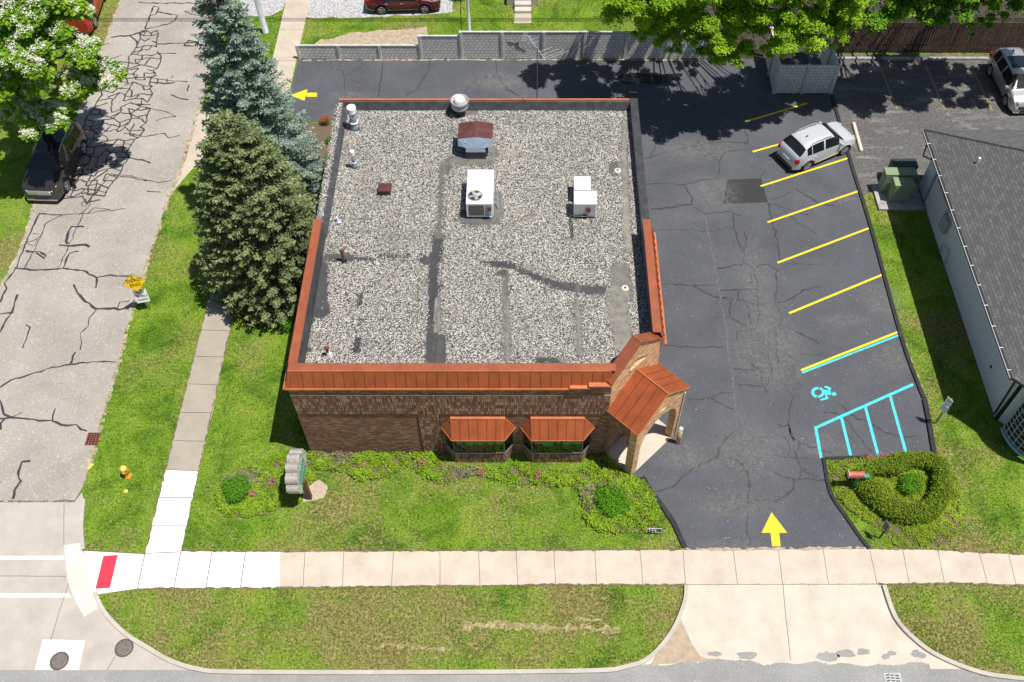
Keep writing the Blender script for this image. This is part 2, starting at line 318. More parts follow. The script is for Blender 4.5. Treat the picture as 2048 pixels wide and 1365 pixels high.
def fast(name, V, k, mat, parent=None, attrs=None, F=None, smooth=False, keep=False):
    V = np.ascontiguousarray(V, dtype=np.float32); me = bpy.data.meshes.new(name)
    if F is None: F = np.arange(len(V), dtype=np.int32).reshape(-1, k)
    F = np.ascontiguousarray(F, dtype=np.int32); n = len(F)
    me.vertices.add(len(V)); me.vertices.foreach_set('co', V.ravel()); me.loops.add(n*k); me.loops.foreach_set('vertex_index', F.ravel())
    me.polygons.add(n); me.polygons.foreach_set('loop_start', np.arange(0, n*k, k, dtype=np.int32))
    try: me.polygons.foreach_set('loop_total', np.full(n, k, dtype=np.int32))
    except Exception: pass
    if smooth: me.polygons.foreach_set('use_smooth', np.ones(n, dtype=bool))
    for nm, a in (attrs or {}).items():
        at = me.attributes.new(nm, 'FLOAT', 'POINT'); at.data.foreach_set('value', np.ascontiguousarray(a, dtype=np.float32))
    me.update(calc_edges=True); return link(name, me, mat, parent, False, keep)
def inpoly(x, y, P):
    r = np.zeros(len(x), bool); n = len(P)
    for i in range(n):
        x0, y0 = P[i][:2]; x1, y1 = P[(i+1) % n][:2]
        if y0 == y1: continue
        c = ((y0 > y) != (y1 > y)) & (x < (x1-x0)*(y-y0)/(y1-y0)+x0); r ^= c
    return r
def GP(s, z=0): return [G(x, y, z) for x, y in PL(s)[0]]
def sheet(name, P, z, mat, kind='structure', parent=None, label=None):
    b = MB(); n = len(P); ar = sum(P[i][0]*P[(i+1) % n][1]-P[(i+1) % n][0]*P[i][1] for i in range(n))
    if ar < 0: P = P[::-1]
    b.face([(x, y, z) for x, y in P]); o = b.build(name, mat, parent, keep=True)
    if parent is None: tag(o, kind=kind)
    if label: tag(o, label)
    return o
def ribbon(b, P, w_, z, h=0., closed=False, jit=0.):
    P = [Vector(p[:2]) for p in P]; L = []; Rr = []
    for i, p in enumerate(P):
        a = P[max(i-1, 0)]; c = P[min(i+1, len(P)-1)]; d = (c-a)
        d = d.normalized() if d.length > 0 else Vector((1, 0)); nn = Vector((-d.y, d.x))*w_/2*(1+jit*rnd.uniform(-1, 1))
        L.append(p+nn); Rr.append(p-nn)
    for i in range(len(P)-1):
        q4 = [L[i], L[i+1], Rr[i+1], Rr[i]]
        if h == 0: b.face([(p.x, p.y, z) for p in q4[::-1]])
        else:
            k = b.v([(p.x, p.y, z) for p in q4]+[(p.x, p.y, z+h) for p in q4])
            b.F += [(k+7, k+6, k+5, k+4), (k, k+4, k+5, k+1), (k+2, k+6, k+7, k+3)]
            if i == 0: b.F.append((k, k+3, k+7, k+4))
            if i == len(P)-2: b.F.append((k+1, k+5, k+6, k+2))
    return b
def wob(P, step=.25, amp=.05):
    out = []
    for i in range(len(P)-1):
        a, c = Vector(P[i][:2]), Vector(P[i+1][:2]); n = max(1, int((c-a).length/step))
        for k in range(n):
            p = a.lerp(c, k/n); out.append((p.x+rnd.gauss(0, amp*.5), p.y+rnd.gauss(0, amp*.5)) if (k or 1) else tuple(p))
    out.append(tuple(P[-1][:2])); return out
def smoothp(P, n=4):
    P = [Vector(p) for p in P]; out = []
    for i in range(len(P)-1):
        p0, p1, p2, p3 = P[max(i-1, 0)], P[i], P[i+1], P[min(i+2, len(P)-1)]
        for k in range(n):
            t = k/n; out.append(tuple(.5*((2*p1)+(p2-p0)*t+(2*p0-5*p1+4*p2-p3)*t*t+(3*p1-p0-3*p2+p3)*t**3)))
    out.append(tuple(P[-1])); return out
def text(name, s, size, mat, parent, M, local=True, ext=.003):
    c = bpy.data.curves.new(name, 'FONT'); c.body = s; c.size = size; c.align_x = 'CENTER'; c.align_y = 'CENTER'; c.extrude = ext; c.offset = size*.006
    o = bpy.data.objects.new(name, c); COL.objects.link(o); bpy.context.view_layer.update()
    me = bpy.data.meshes.new_from_object(o.evaluated_get(bpy.context.evaluated_depsgraph_get())); bpy.data.objects.remove(o); bpy.data.curves.remove(c)
    me.transform(M); me.materials.clear(); return link(name, me, mat, parent, local)
# ------------------------------------------------------------------ ground, roads, pavements
NG = []   # polygons without grass
b = MB(); b.face([(-400, -300, 0), (400, -300, 0), (400, 500, 0), (-400, 500, 0)]); tag(b.build('ground', M_grass, keep=True), kind='structure')
street = GP('262,-60 242,0 205,94 150,245 68,409 44,494 0,576 -80,740 -400,1003 150,1003 176,940 199,860 206,830 235,731 266,620 299,510 337,395 356,353 406,195 420,126 460,0 475,-60')
sheet('side_street', wob(street, .5, .10), .004, M_street); NG.append(street)
croad = GP('-500,1003 150,1003 164,985 168,1000 163,1050 166,1100 173,1135 190,1185 210,1225 250,1268 300,1300 345,1325 400,1340 -500,1340')
sheet('concrete_road', croad, .006, M_concroad); NG.append(croad)
mroad = GP('-600,1340 400,1339 470,1346 800,1347 1170,1345 1250,1338 1330,1330 1400,1322 1560,1318 1700,1325 1830,1332 1900,1345 2048,1362 2500,1375 2500,1700 -600,1700')
sheet('main_road', mroad, .004, M_main); NG.append(mroad)
apron = GP('1372,1169 1370,1200 1345,1262 1318,1302 1290,1322 1240,1340 1420,1345 1560,1348 1720,1350 1960,1348 1880,1316 1830,1281 1790,1236 1763,1169')
ap = sheet('driveway_apron', apron, .008, M_apron); NG.append(apron)
# asphalt feathered over the apron's lower edge, with ragged border
edge = []
for k in range(183):
    x = 1250+k*11.6/3; y = 1328+3*math.sin(k*.11)+2.5*math.sin(k*.37)+rnd.uniform(-1.6, 1.6)-(8*math.exp(-((x-1470)/70)**2))
    if x > 1860: y = 1338
    edge.append(G(x, y))
sheet('road_edge_patch', edge+[G(1960, 1352), G(1240, 1352)], .012, M_main)
bb = MB()
for cx, cy, rx, ry in ((1428, 1308, 16, 5), (1495, 1310, 22, 8), (1655, 1314, 26, 9), (1690, 1307, 22, 8), (1727, 1304, 14, 7), (1771, 1313, 9, 6), (1783, 1307, 10, 5), (1833, 1308, 11, 8), (1653, 1305, 4, 3), (1845, 1312, 8, 5)):
    bb.face([(*G(cx+rx*math.cos(a)*rnd.uniform(.75, 1.2), cy-ry*math.sin(a)*rnd.uniform(.7, 1.2)), .0125+.0003*(cx % 7)) for a in [2*math.pi*k/14 for k in range(14)]][::-1])
bb.build('asphalt_splash', M_main, ap, keep=True)
sheet('dirt_stain', GP('1345,1262 1360,1235 1372,1262 1385,1290 1400,1312 1430,1322 1300,1330 1312,1310'), .0105, flat('silt', (.42, .33, .24), .9, 0, .15, 3), parent=ap)
sw1 = GP('168,1101 170,1125 176,1150 183,1172 192,1189 275,1177 560,1175 560,1104 362,1103 290,1108')
sheet('new_sidewalk', GP('164,1090 167,1115 172,1140 180,1165 192,1190 275,1177 560,1175 560,1104 362,1103 290,1108 173,1101'), .010, M_new) if 0 else sheet('new_sidewalk', sw1, .010, M_new); NG.append(sw1)
sw2 = GP('560,1104 1368,1100 1738,1098 1870,1100 1955,1105 2048,1110 2400,1118 2400,1174 2048,1170 1900,1166 1755,1168 1372,1169 1100,1169 560,1175')
swo = sheet('sidewalk', sw2, .012, M_walk); NG.append(sw2)
sw3 = GP('331,940 290,1108 362,1103 397,942'); sheet('new_cross_sidewalk', sw3, .008, M_new); NG.append(sw3)
sw4 = GP('573,0 545,118 480,370 413,617 359,830 331,940 397,942 424,830 469,620 530,375 584,159 621,0 650,-120 605,-120')
swl = sheet('side_sidewalk', sw4, .010, M_walk_old); NG.append(sw4)
sheet('sidewalk_slab', GP('573,0 545,118 520,215 490,330 455,355 432,370 420,392 410,410 560,330 600,159 584,159 621,0 650,-120 605,-120'[:0] or '605,-120 573,0 545,118 506,268 562,268 584,159 621,0 650,-120'), .014, M_oldwalk2)
driv = GP('506,240 452,262 418,300 385,345 360,372 350,372 372,318 400,240 440,140 520,140'); 
sheet('drive_gore', GP('395,225 372,318 356,353 345,385 372,352 400,322 450,280 520,250 530,200'), .007, M_oldwalk2); NG.append(GP('395,225 372,318 356,353 345,385 372,352 400,322 450,280 520,250 530,200'))
# joints
b = MB()
for s in ('610,1104 606,1174', '688,1104 685,1173', '787,1104 783,1172', '880,1103 880,1171', '957,1103 960,1170', '1032,1102 1036,1169', '1108,1102 1111,1169', '1190,1102 1193,1169', '1280,1101 1286,1169', '1366,1101 1371,1169', '1466,1100 1475,1169',
          '1557,1099 1565,1169', '1646,1098 1657,1168', '1739,1098 1754,1168', '1805,1099 1818,1167', '1875,1100 1889,1167', '1958,1105 1975,1168', '2017,1108 2032,1169', '1372,1169.5 1755,1168.5', '1566,1169 1571,1230 1577,1280 1581,1320'):
    ribbon(b, wob([G(*p) for p in PL(s)[0]], .3, .008), .02, .0135)
b.build('expansion_joint', M_joint, swo, keep=True)
b = MB()
for s in ('385,995 313,995', '373,1052 301,1052', '290,1107 362,1104', '290,1108 275,1177', '362,1104 348,1176', '424,1104 412,1176', '491,1104 481,1176', '165,1101 290,1108'):
    ribbon(b, [G(*p) for p in PL(s)[0]], .035, .0125)
b.build('slab_joint', M_joint, bpy.data.objects['new_sidewalk'], keep=True)
b = MB()
for s in ('331,940 397,942', '349,881 410,883', '362,825 425,826', '377,768 438,770', '390,713 449,714', '403,660 460,662', '521,215 578,215', '545,122 592,122', '562,60 607,60'):
    ribbon(b, wob([G(*p) for p in PL(s)[0]], .3, .01), .025, .0165)
b.build('slab_joint', M_joint, swl, keep=True)
b = MB()
for s in ('0,1152 132,1153', '137,1167 120,1220 102,1280', '215,1340 232,1310', '128,1008 128,1088', '0,1004 150,1004', '128,1090 165,1088'):
    ribbon(b, wob([G(*p) for p in PL(s)[0]], .3, .01), .02, .0085)
b.build('concrete_joint', M_joint, bpy.data.objects['concrete_road'], keep=True)
b = MB()
for s in ('-200,1112 128,1112 128.5,1119 -200,1119', '-200,1187 138,1187 144,1195 -200,1195', '86,1279 170,1281 158,1340 70,1340'):
    b.face([(*G(*p), .0085) for p in PL(s)[0]][::-1])
b.build('stop_line', M_white, bpy.data.objects['concrete_road'], keep=True)
sheet('new_gutter', GP('128,1090 163,1086 166,1100 173,1135 190,1185 196,1218 168,1234 150,1200 135,1160'), .011, M_new.copy() if 0 else conc('gutter_concrete', (.70, .655, .58)))
sheet('tactile_pad', GP('207,1112 236,1110 220,1176 191,1178'), .016, M_red, parent=bpy.data.objects['new_sidewalk'])
# kerbs
def kerb(s, w_=.16, h=.12, mat=M_curb, name='kerb', z=0):
    P = smoothp([G(*p) for p in PL(s)[0]]); o = ribbon(MB(), P, w_, z, h).build(name, mat, keep=True); tag(o, kind='structure'); NG.append([tuple(p) for p in P]+[(p[0]+.05, p[1]+.02) for p in P[::-1]]); return o
kerb('168,1000 164,1050 167,1100', h=.10); kerb('191,1186 210,1225 250,1267 300,1299 345,1324 400,1340 470,1345 800,1346 1170,1343 1250,1335 1300,1315 1345,1262 1369,1205 1372,1172')
kerb('1767,1172 1790,1236 1830,1281 1880,1315 1960,1346 2048,1359 2200,1375')
# parking lot
lot = GP('597,118 578,197 590,244 690,244 690,740 1240,905 1262,946 1282,958 1300,985 1340,1040 1370,1100 1738,1098 1725,1085 1690,1030 1660,985 1647,917 1871,914 1862,880 1845,795 1800,672 1740,455 1700,320 1664,188 1548,189 1549,119')
lo = sheet('parking_lot', lot, .018, M_lot); NG.append(lot)
lot2 = GP('1549,119 1548,189 1664,188 1700,320 1722,392 1745,385 1765,372 1840,372 2400,380 2400,112 1549,108')
sheet('back_parking_lot', lot2, .010, M_lot2); NG.append(lot2)
kb = 'black_kerb'
kerb('1664,192 1700,322 1741,455 1801,672 1832,760 1847,797', .17, .10, M_curbblk, kb); kerb('1848,800 1856,840 1868,912', .2, .12, M_curbblk, kb)
kerb('1647,917 1660,985 1690,1032 1722,1078 1738,1098', .15, .09, M_curbblk, kb); kerb('1650,917 1760,914 1868,914', .12, .06, M_curbblk, kb); kerb('1285,955 1303,985 1343,1040 1369,1095', .2, .10, M_curbblk, kb)
sheet('asphalt_patch', GP('1455,360 1522,357 1536,405 1446,408'), .0205, M_lotpatch, parent=lo)
def stripe(s, mat, z=.022, w_=.115, name='parking_line'):
    P = [G(*p) for p in PL(s)[0]]; return ribbon(MB(), P, w_, z).build(name, mat, lo, keep=True)
for s in ('1491,244 1614,207', '1505,304 1565,287', '1521,373 1698,316', '1535,445 1716,383', '1555,526 1737,457', '1578,627 1764,550', '1602,741 1797,664'): stripe(s, M_yel)
stripe('1604,746 1799,670', M_cyan, .0225, .10, 'accessible_bay_line'); stripe('1629,857 1826,769', M_cyan, .0225, .13, 'accessible_bay_line'); stripe('1631,855 1642,916', M_cyan, .023, .13, 'accessible_bay_line')
for s in ('1682,833 1701,911', '1730,813 1756,911', '1780,792 1813,911'): stripe(s, M_cyan, .0228, .13, 'access_aisle_line')
for s in ('1758,128 1794,218', '1850,128 1890,220', '1945,140 1985,222'): ribbon(MB(), [G(*p) for p in PL(s)[0]], .1, .014).build('faded_bay_line', paint('faded_yellow', (.30, .24, .08), 1), bpy.data.objects['back_parking_lot'], keep=True)
b = MB()
b.face([(*G(*p), .023) for p in ((1543, 1025), (1523, 1066), (1574, 1066))][::-1]); b.face([(*G(*p), .0232) for p in ((1541, 1066), (1544, 1093), (1561, 1093), (1558, 1066))])
b.build('direction_arrow', M_yel, lo, keep=True)
b = MB(); b.face([(*G(*p), .023) for p in ((581, 191), (615, 179), (609, 202))][::-1]); b.face([(*G(*p), .0232) for p in ((613, 186), (613, 194), (634, 194), (634, 186))]); b.build('direction_arrow', M_yel, lo, keep=True)
# wheelchair symbol
ic = MB(); sc_ = 19.5; ox, oy = 1600, 750
zI = [.0232]
def I(x, y): return (*G(ox+x/sc_, oy+y/sc_), zI[0])
th0 = [R(a) for a in range(100, 262, 12)]
def ring(a0, a1):
    A = [R(a0+(a1-a0)*k/14) for k in range(15)]
    zI[0] += .0004
    for i in range(14):
        ic.face([I(690+260*math.cos(A[i]), 690+215*math.sin(A[i])), I(690+260*math.cos(A[i+1]), 690+215*math.sin(A[i+1])), I(700+150*math.cos(A[i+1]), 690+118*math.sin(A[i+1])), I(700+150*math.cos(A[i]), 690+118*math.sin(A[i]))])
ring(105, 275); ring(-72, 92)
for Pp in ([(850, 560), (1190, 645), (1210, 700), (1190, 795), (940, 760)], [(940, 470), (990, 430), (1200, 510), (1200, 615), (1095, 605), (1085, 550), (940, 490)], [(960, 800), (1020, 770), (1110, 910), (1060, 945), (820, 1010), (770, 960), (960, 890), (1010, 870)], [(1320+90*math.cos(a), 748+76*math.sin(a)) for a in [2*math.pi*k/16 for k in range(16)]]):
    zI[0] += .0004; ic.face([I(*p) for p in Pp])
ic.build('accessible_symbol', M_cyan, lo, keep=True)
# crack sealing
def cracks(name, lists, w_, z, mat, parent, amp=.05):
    b = MB()
    for k, P in enumerate(lists): ribbon(b, wob([G(*p) for p in P], .22, amp), w_*rnd.choice((.55, .8, 1, 1.25)), z+.0002*(k % 9), jit=.45)
    return b.build(name, mat, parent, keep=True)
st5 = PL('105,432 230,445 390,438 520,445 615,490 700,483 830,483|615,490 608,560|470,540 480,570 525,630 600,690 700,690 820,690|615,692 570,750 560,800 505,850 522,900 508,955|740,690 765,655 825,640|0,1190 60,1150 180,1110 330,1065 450,1040 590,1025 750,1030|450,1040 480,965|110,605 80,700 40,760 0,840|0,722 85,715|160,795 190,810 145,940|370,435 440,290 500,150 530,80|400,435 440,340 500,325|375,287 440,290 540,285 570,298|430,280 425,240 450,170 535,172|155,440 210,330 270,210 285,150 400,95 560,85 800,55|105,432 140,330 215,150 250,90 400,95|210,215 275,215 240,250 165,270 215,295 235,250|160,325 250,330 295,350 280,372 230,335|560,85 590,50 700,60|100,432 60,500 25,530 45,560 0,650', 3.175, 0, 400)
st5 += PL('0,155 90,140 270,160 410,170 540,210 610,205 700,250|415,165 445,65|90,140 180,100|0,0 40,110 90,140|0,240 40,150|235,495 180,490 145,580 150,630 165,650 120,720 105,795', 4.014, 0, 800)
st5 += PL('790,845 930,865 1050,845 1070,875 1140,860|700,1105 830,1115 940,1145 1010,1160 1090,1145|705,1115 830,1125 930,1150|810,1000 900,1015 955,1035|945,490 1010,505 1190,520|950,520 1040,530 1110,525|1000,500 1000,530|1060,500 1060,530|920,685 1040,705 1120,740|990,770 1050,745 1120,740|1090,600 1130,620 1200,635|1000,280 1160,275 1260,265|1165,290 1200,258 1260,265 1250,295 1165,290|1010,340 1120,340|705,235 820,225 920,200|820,225 870,260 870,300|1170,70 1215,90 1290,100|1000,75 1130,95 1110,130 1060,155 920,185|880,15 950,20 1290,20|920,185 975,40 1010,45 990,90 950,100|790,910 840,920|870,665 955,665|945,490 1000,480|1095,480 1085,500|1190,580 1200,540|940,1215 1020,1220|700,1110 640,1180 590,1230 560,1320 500,1365|690,1080 600,1140 560,1180 550,1240 600,1240 640,1180|550,1260 510,1300 540,1310 570,1270', 3.175, 0, 0)
cracks('crack_sealer', st5, .09, .0055, M_seal, bpy.data.objects['side_street'], .05)
# alligator-cracked band of the street
cl = [G(*p) for p in PL('300,62 295,85 288,110 272,140 258,170 247,200 238,230 226,258 216,280 206,305 196,330 186,352 172,380 150,408')[0]]
hw = [.4, .7, .95, 1.15, 1.35, 1.5, 1.6, 1.65, 1.5, 1.45, 1.4, 1.25, 1.1, 1.0]
al = MB(); rows = []; cl3 = [(x, y, w_) for (x, y), w_ in zip(cl, hw)]
seg = []
for i in range(len(cl3)-1):
    a, c = Vector(cl3[i]), Vector(cl3[i+1]); n = max(1, int((c-a).xy.length/.34))
    seg += [a.lerp(c, k/n) for k in range(n)]
for i, p in enumerate(seg):
    n = max(3, int(p.z*2/.46)); row = []
    for k in range(n+1):
        row.append((p.x+(-1+2*k/n)*p.z+rnd.uniform(-.17, .17), p.y+rnd.uniform(-.13, .13)+.15*math.sin(k*2.1+i)))
    rows.append(row)
for i, row in enumerate(rows):
    for k in range(len(row)-1):
        if rnd.random() > .18: ribbon(al, wob([row[k], row[k+1]], .15, .05), .08, .0058, jit=.3)
    if i+1 < len(rows):
        nx = rows[i+1]
        for k, p in enumerate(row):
            if rnd.random() < (.62 if 0 < k < len(row)-1 else .95):
                q2 = min(nx, key=lambda s: (s[0]-p[0])**2+(s[1]-p[1])**2*.3); ribbon(al, wob([p, q2], .15, .04), .08, .0064, jit=.3)
al.build('crack_sealer', M_seal, bpy.data.objects['side_street'], keep=True)
lc = PL('960,190 1130,190 1310,197 1480,180|1000,538 1200,540 1390,545|1040,925 1250,937 1420,930|1230,545 1300,590 1390,620 1550,640 1640,665|1480,90 1500,250 1545,320 1550,400 1620,440 1640,560 1640,790 1600,825 1510,830 1510,900|1555,200 1560,290 1545,330|1740,180 1770,300 1780,400|1380,440 1540,410|1640,415 1700,410 1760,450 1750,660 1790,740 1780,800 1850,820 1950,870 2030,920|1760,450 1830,410 2030,410|1750,665 1850,620 1960,570 2030,555|1400,575 1640,565|1515,570 1515,635|1460,640 1460,740 1540,795 1590,795 1570,655|1750,820 1760,1000 1780,1150|1820,980 1850,1130 1920,1190|1830,985 2030,985|1310,90 1470,75 1530,100|1010,60 1110,50 1210,35 1310,95|1190,1265 1340,1260 1400,1230 1470,1225|1340,1262 1480,1330|1480,1075 1690,1100|1510,1180 1670,1185|1590,440 1590,540|1800,60 1900,150 2010,215|1700,20 1740,180|1690,960 1730,1080 1690,1180|1570,1020 1650,1080 1700,1240', 3.175, 1000, 400)
lc += PL('100,0 150,60 100,250 130,360 190,420 185,540 210,620 200,715|0,525 110,545 250,545 370,570|190,425 340,470 460,500|0,665 100,700 250,715 405,725|155,710 150,800 80,860 0,900|220,640 350,705|400,175 520,190 600,270 700,400 790,500|510,115 640,200 800,290 960,360 1070,390 1140,370|0,355 80,370 130,450 110,530|30,270 60,300 120,290 160,420', 4.014, 1548, 780)
lc += PL('320,385 320,430 405,450 420,620|410,480 500,440 570,380|655,375 640,500 625,610|950,380 945,450 860,580 800,605|1370,390 1380,480 1260,500 1175,585|1380,480 1440,570 1520,610', 3.175, 560, 0)
lc += PL('600,1010 720,970 900,930 1120,900 1260,910|720,840 680,900 640,990|600,1170 700,1160 850,1175 1000,1140 1070,1130 1070,1030 960,930 940,890|1070,1030 1100,970 1330,935|850,1180 910,1260 900,1300 640,1330|1370,1090 1330,1140|1400,1270 1540,1220|1230,830 1260,880 1240,920|1400,1290 1500,1330 1640,1365|1560,1200 1700,1290 1800,1310', 3.175, 1100, 0)
lc += PL('1497,1000 1494,1045 1500,1097|1497,1003 1530,1001 1560,992|1440,910 1480,925 1500,960 1497,1000|1395,935 1430,915 1450,880 1470,860|1310,985 1352,968 1390,935')
cracks('crack_fill', lc, .07, .0195, M_lotseal, lo, .07)
seam = PL('1300,90 1330,250 1380,500 1400,640 1430,800 1450,960 1480,1100 1500,1365', 3.175, 1000, 400)
M_seamd = flat('worn_seam', (.115, .113, .11), .9, 0, .35, 8); cracks('worn_seam', seam, .09, .0212, M_seamd, lo, .06)
# dusty wear on the lot: thin dirt films with ragged alpha
q = NM('dust_film'); tr = q.n('ShaderNodeBsdfTransparent'); ms = q.n('ShaderNodeMixShader'); uvl = q.UV()
gr = q.n('ShaderNodeTexGradient'); gr.gradient_type = 'SPHERICAL'; q.l(uvl, gr.inputs[0])
fac = q.math('MULTIPLY', q.ramp(gr.outputs['Fac'], [(0, 0.), (.55, 1.)]), q.ramp(q.noise(3.5, 7, .8, dist=1.5), [(.42, 0.), (.74, .7)]))
q.fin((.29, .28, .26), .95); q.l(fac, ms.inputs[0]); q.l(tr.outputs[0], ms.inputs[1]); q.l(q.b.outputs[0], ms.inputs[2]); q.l(ms.outputs[0], q.o.inputs[0]); M_dust = q.m
for k, (px, py, rx, ry) in enumerate(((1362, 900, 1.3, .8), (1430, 385, 1.6, 1.5), (1540, 700, 2.4, 3.5), (1510, 560, 1.2, 3.5), (1500, 900, 2.2, 2.2), (1000, 160, 3.0, .9), (985, 170, 2.0, .6), (700, 192, 1.5, .5), (1690, 640, 1.6, .5), (1780, 720, 1.2, 1.2), (1460, 1090, 2.2, .3), (1640, 890, 1.5, .8), (1480, 1010, 2.5, .9), (1395, 300, 3, 1.2), (1690, 400, 1.0, .5), (1760, 600, 1.5, 1.5), (1380, 925, 2, .5))):
    x, y = G(px, py); me = bpy.data.meshes.new('dust_film'); zz = .0214+.00003*k
    me.from_pydata([(x-rx, y-ry, zz), (x+rx, y-ry, zz), (x+rx, y+ry, zz), (x-rx, y+ry, zz)], [], [(0, 1, 2, 3)]); u = me.uv_layers.new(name='UVMap')
    for i, c in enumerate(((-1, -1), (1, -1), (1, 1), (-1, 1))): u.data[i].uv = c
    link('dust_film', me, M_dust, lo)
# puddle under the maples
q = NM('puddle'); M_pud = q.fin((.01, .012, .015), .02, 0, .6)
sheet('puddle', [(x, y) for x, y in wob(smoothp([G(*p) for p in PL('1226,158 1262,146 1310,150 1365,148 1345,162 1300,172 1262,172 1226,158')[0]], 4), .3, .03)], .026, M_pud)
M_soil = flat('soil_edge', (.17, .125, .08), .95, 0, .4, 5); M_sandy = flat('sandy_edge', (.40, .33, .245), .95, 0, .3, 3)
def fringe(s, w_, mat, z, name, par):
    P = []
    for p in wob([G(*p) for p in PL(s)[0]], .18, .035): P.append(p)
    b = MB()
    for i in range(len(P)-1):
        if rnd.random() < .86: ribbon(b, [P[i], P[i+1]], w_*rnd.uniform(.35, 1.5), z)
    b.build(name, mat, bpy.data.objects[par], keep=True)
fringe('362,1102 560,1103 1368,1099', .07, M_soil, .0205, 'soil_edge', 'sidewalk'); fringe('275,1178 560,1176 1100,1170 1370,1170', .08, M_soil, .0207, 'soil_edge', 'sidewalk')
fringe('1740,1097 1870,1099 1955,1104 2048,1109', .09, M_soil, .0205, 'soil_edge', 'sidewalk'); fringe('1757,1169 1900,1167 2048,1171', .09, M_soil, .0207, 'soil_edge', 'sidewalk')
for a_ in ('359,830 331,940', '413,617 359,830', '544,118 505,268', '397,942 469,620', '331,940 290,1108', '397,942 363,1103'): fringe(a_, .05, M_soil, .0208, 'soil_edge', 'side_sidewalk')
fringe('176,940 199,860 206,830 235,731 266,620 299,510 337,395 356,353 406,195 425,110', .22, M_sandy, .0095, 'sandy_edge', 'side_street'); fringe('242,0 205,94 150,245 68,409 44,494 0,576', .16, M_sandy, .0095, 'sandy_edge', 'side_street')
fringe('150,1001 60,1003 0,1003', .08, M_soil, .0115, 'soil_edge', 'concrete_road')
fringe('1664,186 1700,318 1742,452 1802,668 1848,790', .09, M_sandy, .0225, 'sandy_edge', 'parking_lot'); fringe('605,121 900,120 1200,120 1400,121', .1, M_sandy, .0225, 'sandy_edge', 'parking_lot')
fringe('1372,1099 1500,1098 1738,1096', .10, M_sandy, .0225, 'sandy_edge', 'parking_lot')
M_straw = flat('worn_straw', (.33, .27, .14), .95, 0, .35, 4)
for s_, w_ in (('930,1252 1000,1250 1100,1256 1240,1259', .30), ('760,1290 900,1300', .18), ('1150,1236 1205,1241', .2)):
    b = MB(); P_ = wob([G(*p) for p in PL(s_)[0]], .2, .08)
    for i in range(len(P_)-1): ribbon(b, [P_[i], P_[i+1]], w_*rnd.uniform(.2, 1.3), .004+.0003*(i % 5))
    tag(b.build('worn_grass_streak', M_straw, keep=True), kind='structure')
# yard behind: gravel drive, dirt
gv = wob(GP('612,0 608,30 618,37 700,36 760,33 850,29 905,24 905,-40 620,-40'), .5, .15); sheet('gravel_driveway', gv, .006, M_gravelroad); NG.append(gv)
gv2 = wob(GP('470,-40 480,10 482,34 540,32 568,20 585,-40'), .5, .12); sheet('gravel_verge', gv2, .0065, M_gravelroad); NG.append(gv2)
ll_ = wob(GP('1405,119 1549,118 1549,100 1662,104 2400,104 2400,-80 1380,-80'), .5, .2); sheet('yard_shade', ll_, .0048, flat('yard_shade', (.05, .045, .028), .95, 0, .5, 3)); NG.append(ll_)  # shade under the trees behind the fences, put into a dark sheet's colour
dp = wob(GP('612,100 640,80 680,72 720,62 790,58 850,57 858,68 845,92 845,120 612,120'), .4, .18); sheet('bare_dirt', dp, .0045, M_dirt); NG.append(dp)
mul = GP('605,246 680,246 668,330 655,420 600,420 590,300'); sheet('mulch_bed', mul, .009, M_mulch); NG.append(mul)
sd = GP('606,968 640,960 656,974 648,996 606,1004'); sheet('sand_patch', wob(sd, .2, .04), .009, flat('sand', (.45, .36, .28), .95, 0, .2, 8)); NG.append(sd)
# ------------------------------------------------------------------ leaf tools
def rhomb(P, D, N, ln, wd):
    """one pointed leaf per row: base P, direction D, normal N"""
    D = D/np.linalg.norm(D, axis=1, keepdims=True); Sd = np.cross(D, N); Sd /= np.linalg.norm(Sd, axis=1, keepdims=True)+1e-9
    ln = ln[:, None]; wd = wd[:, None]
    return np.stack([P, P+D*ln*.45+Sd*wd*.5, P+D*ln, P+D*ln*.45-Sd*wd*.5], 1).reshape(-1, 3)
def uni(n):
    v = rng.normal(size=(n, 3)); return v/np.linalg.norm(v, axis=1, keepdims=True)
def leaf_mesh(name, P, out, size, mat, parent, up=.5, asp=.75, v=None, jit=.8):
    n = len(P); N = out*.6+uni(n)*jit+np.array([.25, 0, up*1.7]); N /= np.linalg.norm(N, axis=1, keepdims=True)
    D = np.cross(N, uni(n)); sz = size*rng.uniform(.65, 1.3, n)
    V = rhomb(P, D, N, sz, sz*asp); vv = rng.beta(2, 2.2, n) if v is None else v
    return fast(name, V, 4, mat, parent, {'v': np.repeat(vv, 4)})
def blobs(C, Rd, n, flat_=.75, shell=.35, top=0):
    C = np.array(C); Rd = np.array(Rd); p = Rd**2/np.sum(Rd**2); idx = rng.choice(len(C), n, p=p); d = uni(n)
    if top: fl = (d[:, 2] < 0) & (rng.random(n) < top); d[fl, 2] *= -1
    r = Rd[idx]*(1-shell*rng.random(n)**1.5); lump = 1+.12*np.sin(d[:, 0]*7+idx)+.12*np.cos(d[:, 1]*8+idx*2)
    P = C[idx]+d*(r*lump)[:, None]*np.array([1, 1, flat_]); return P, d, idx
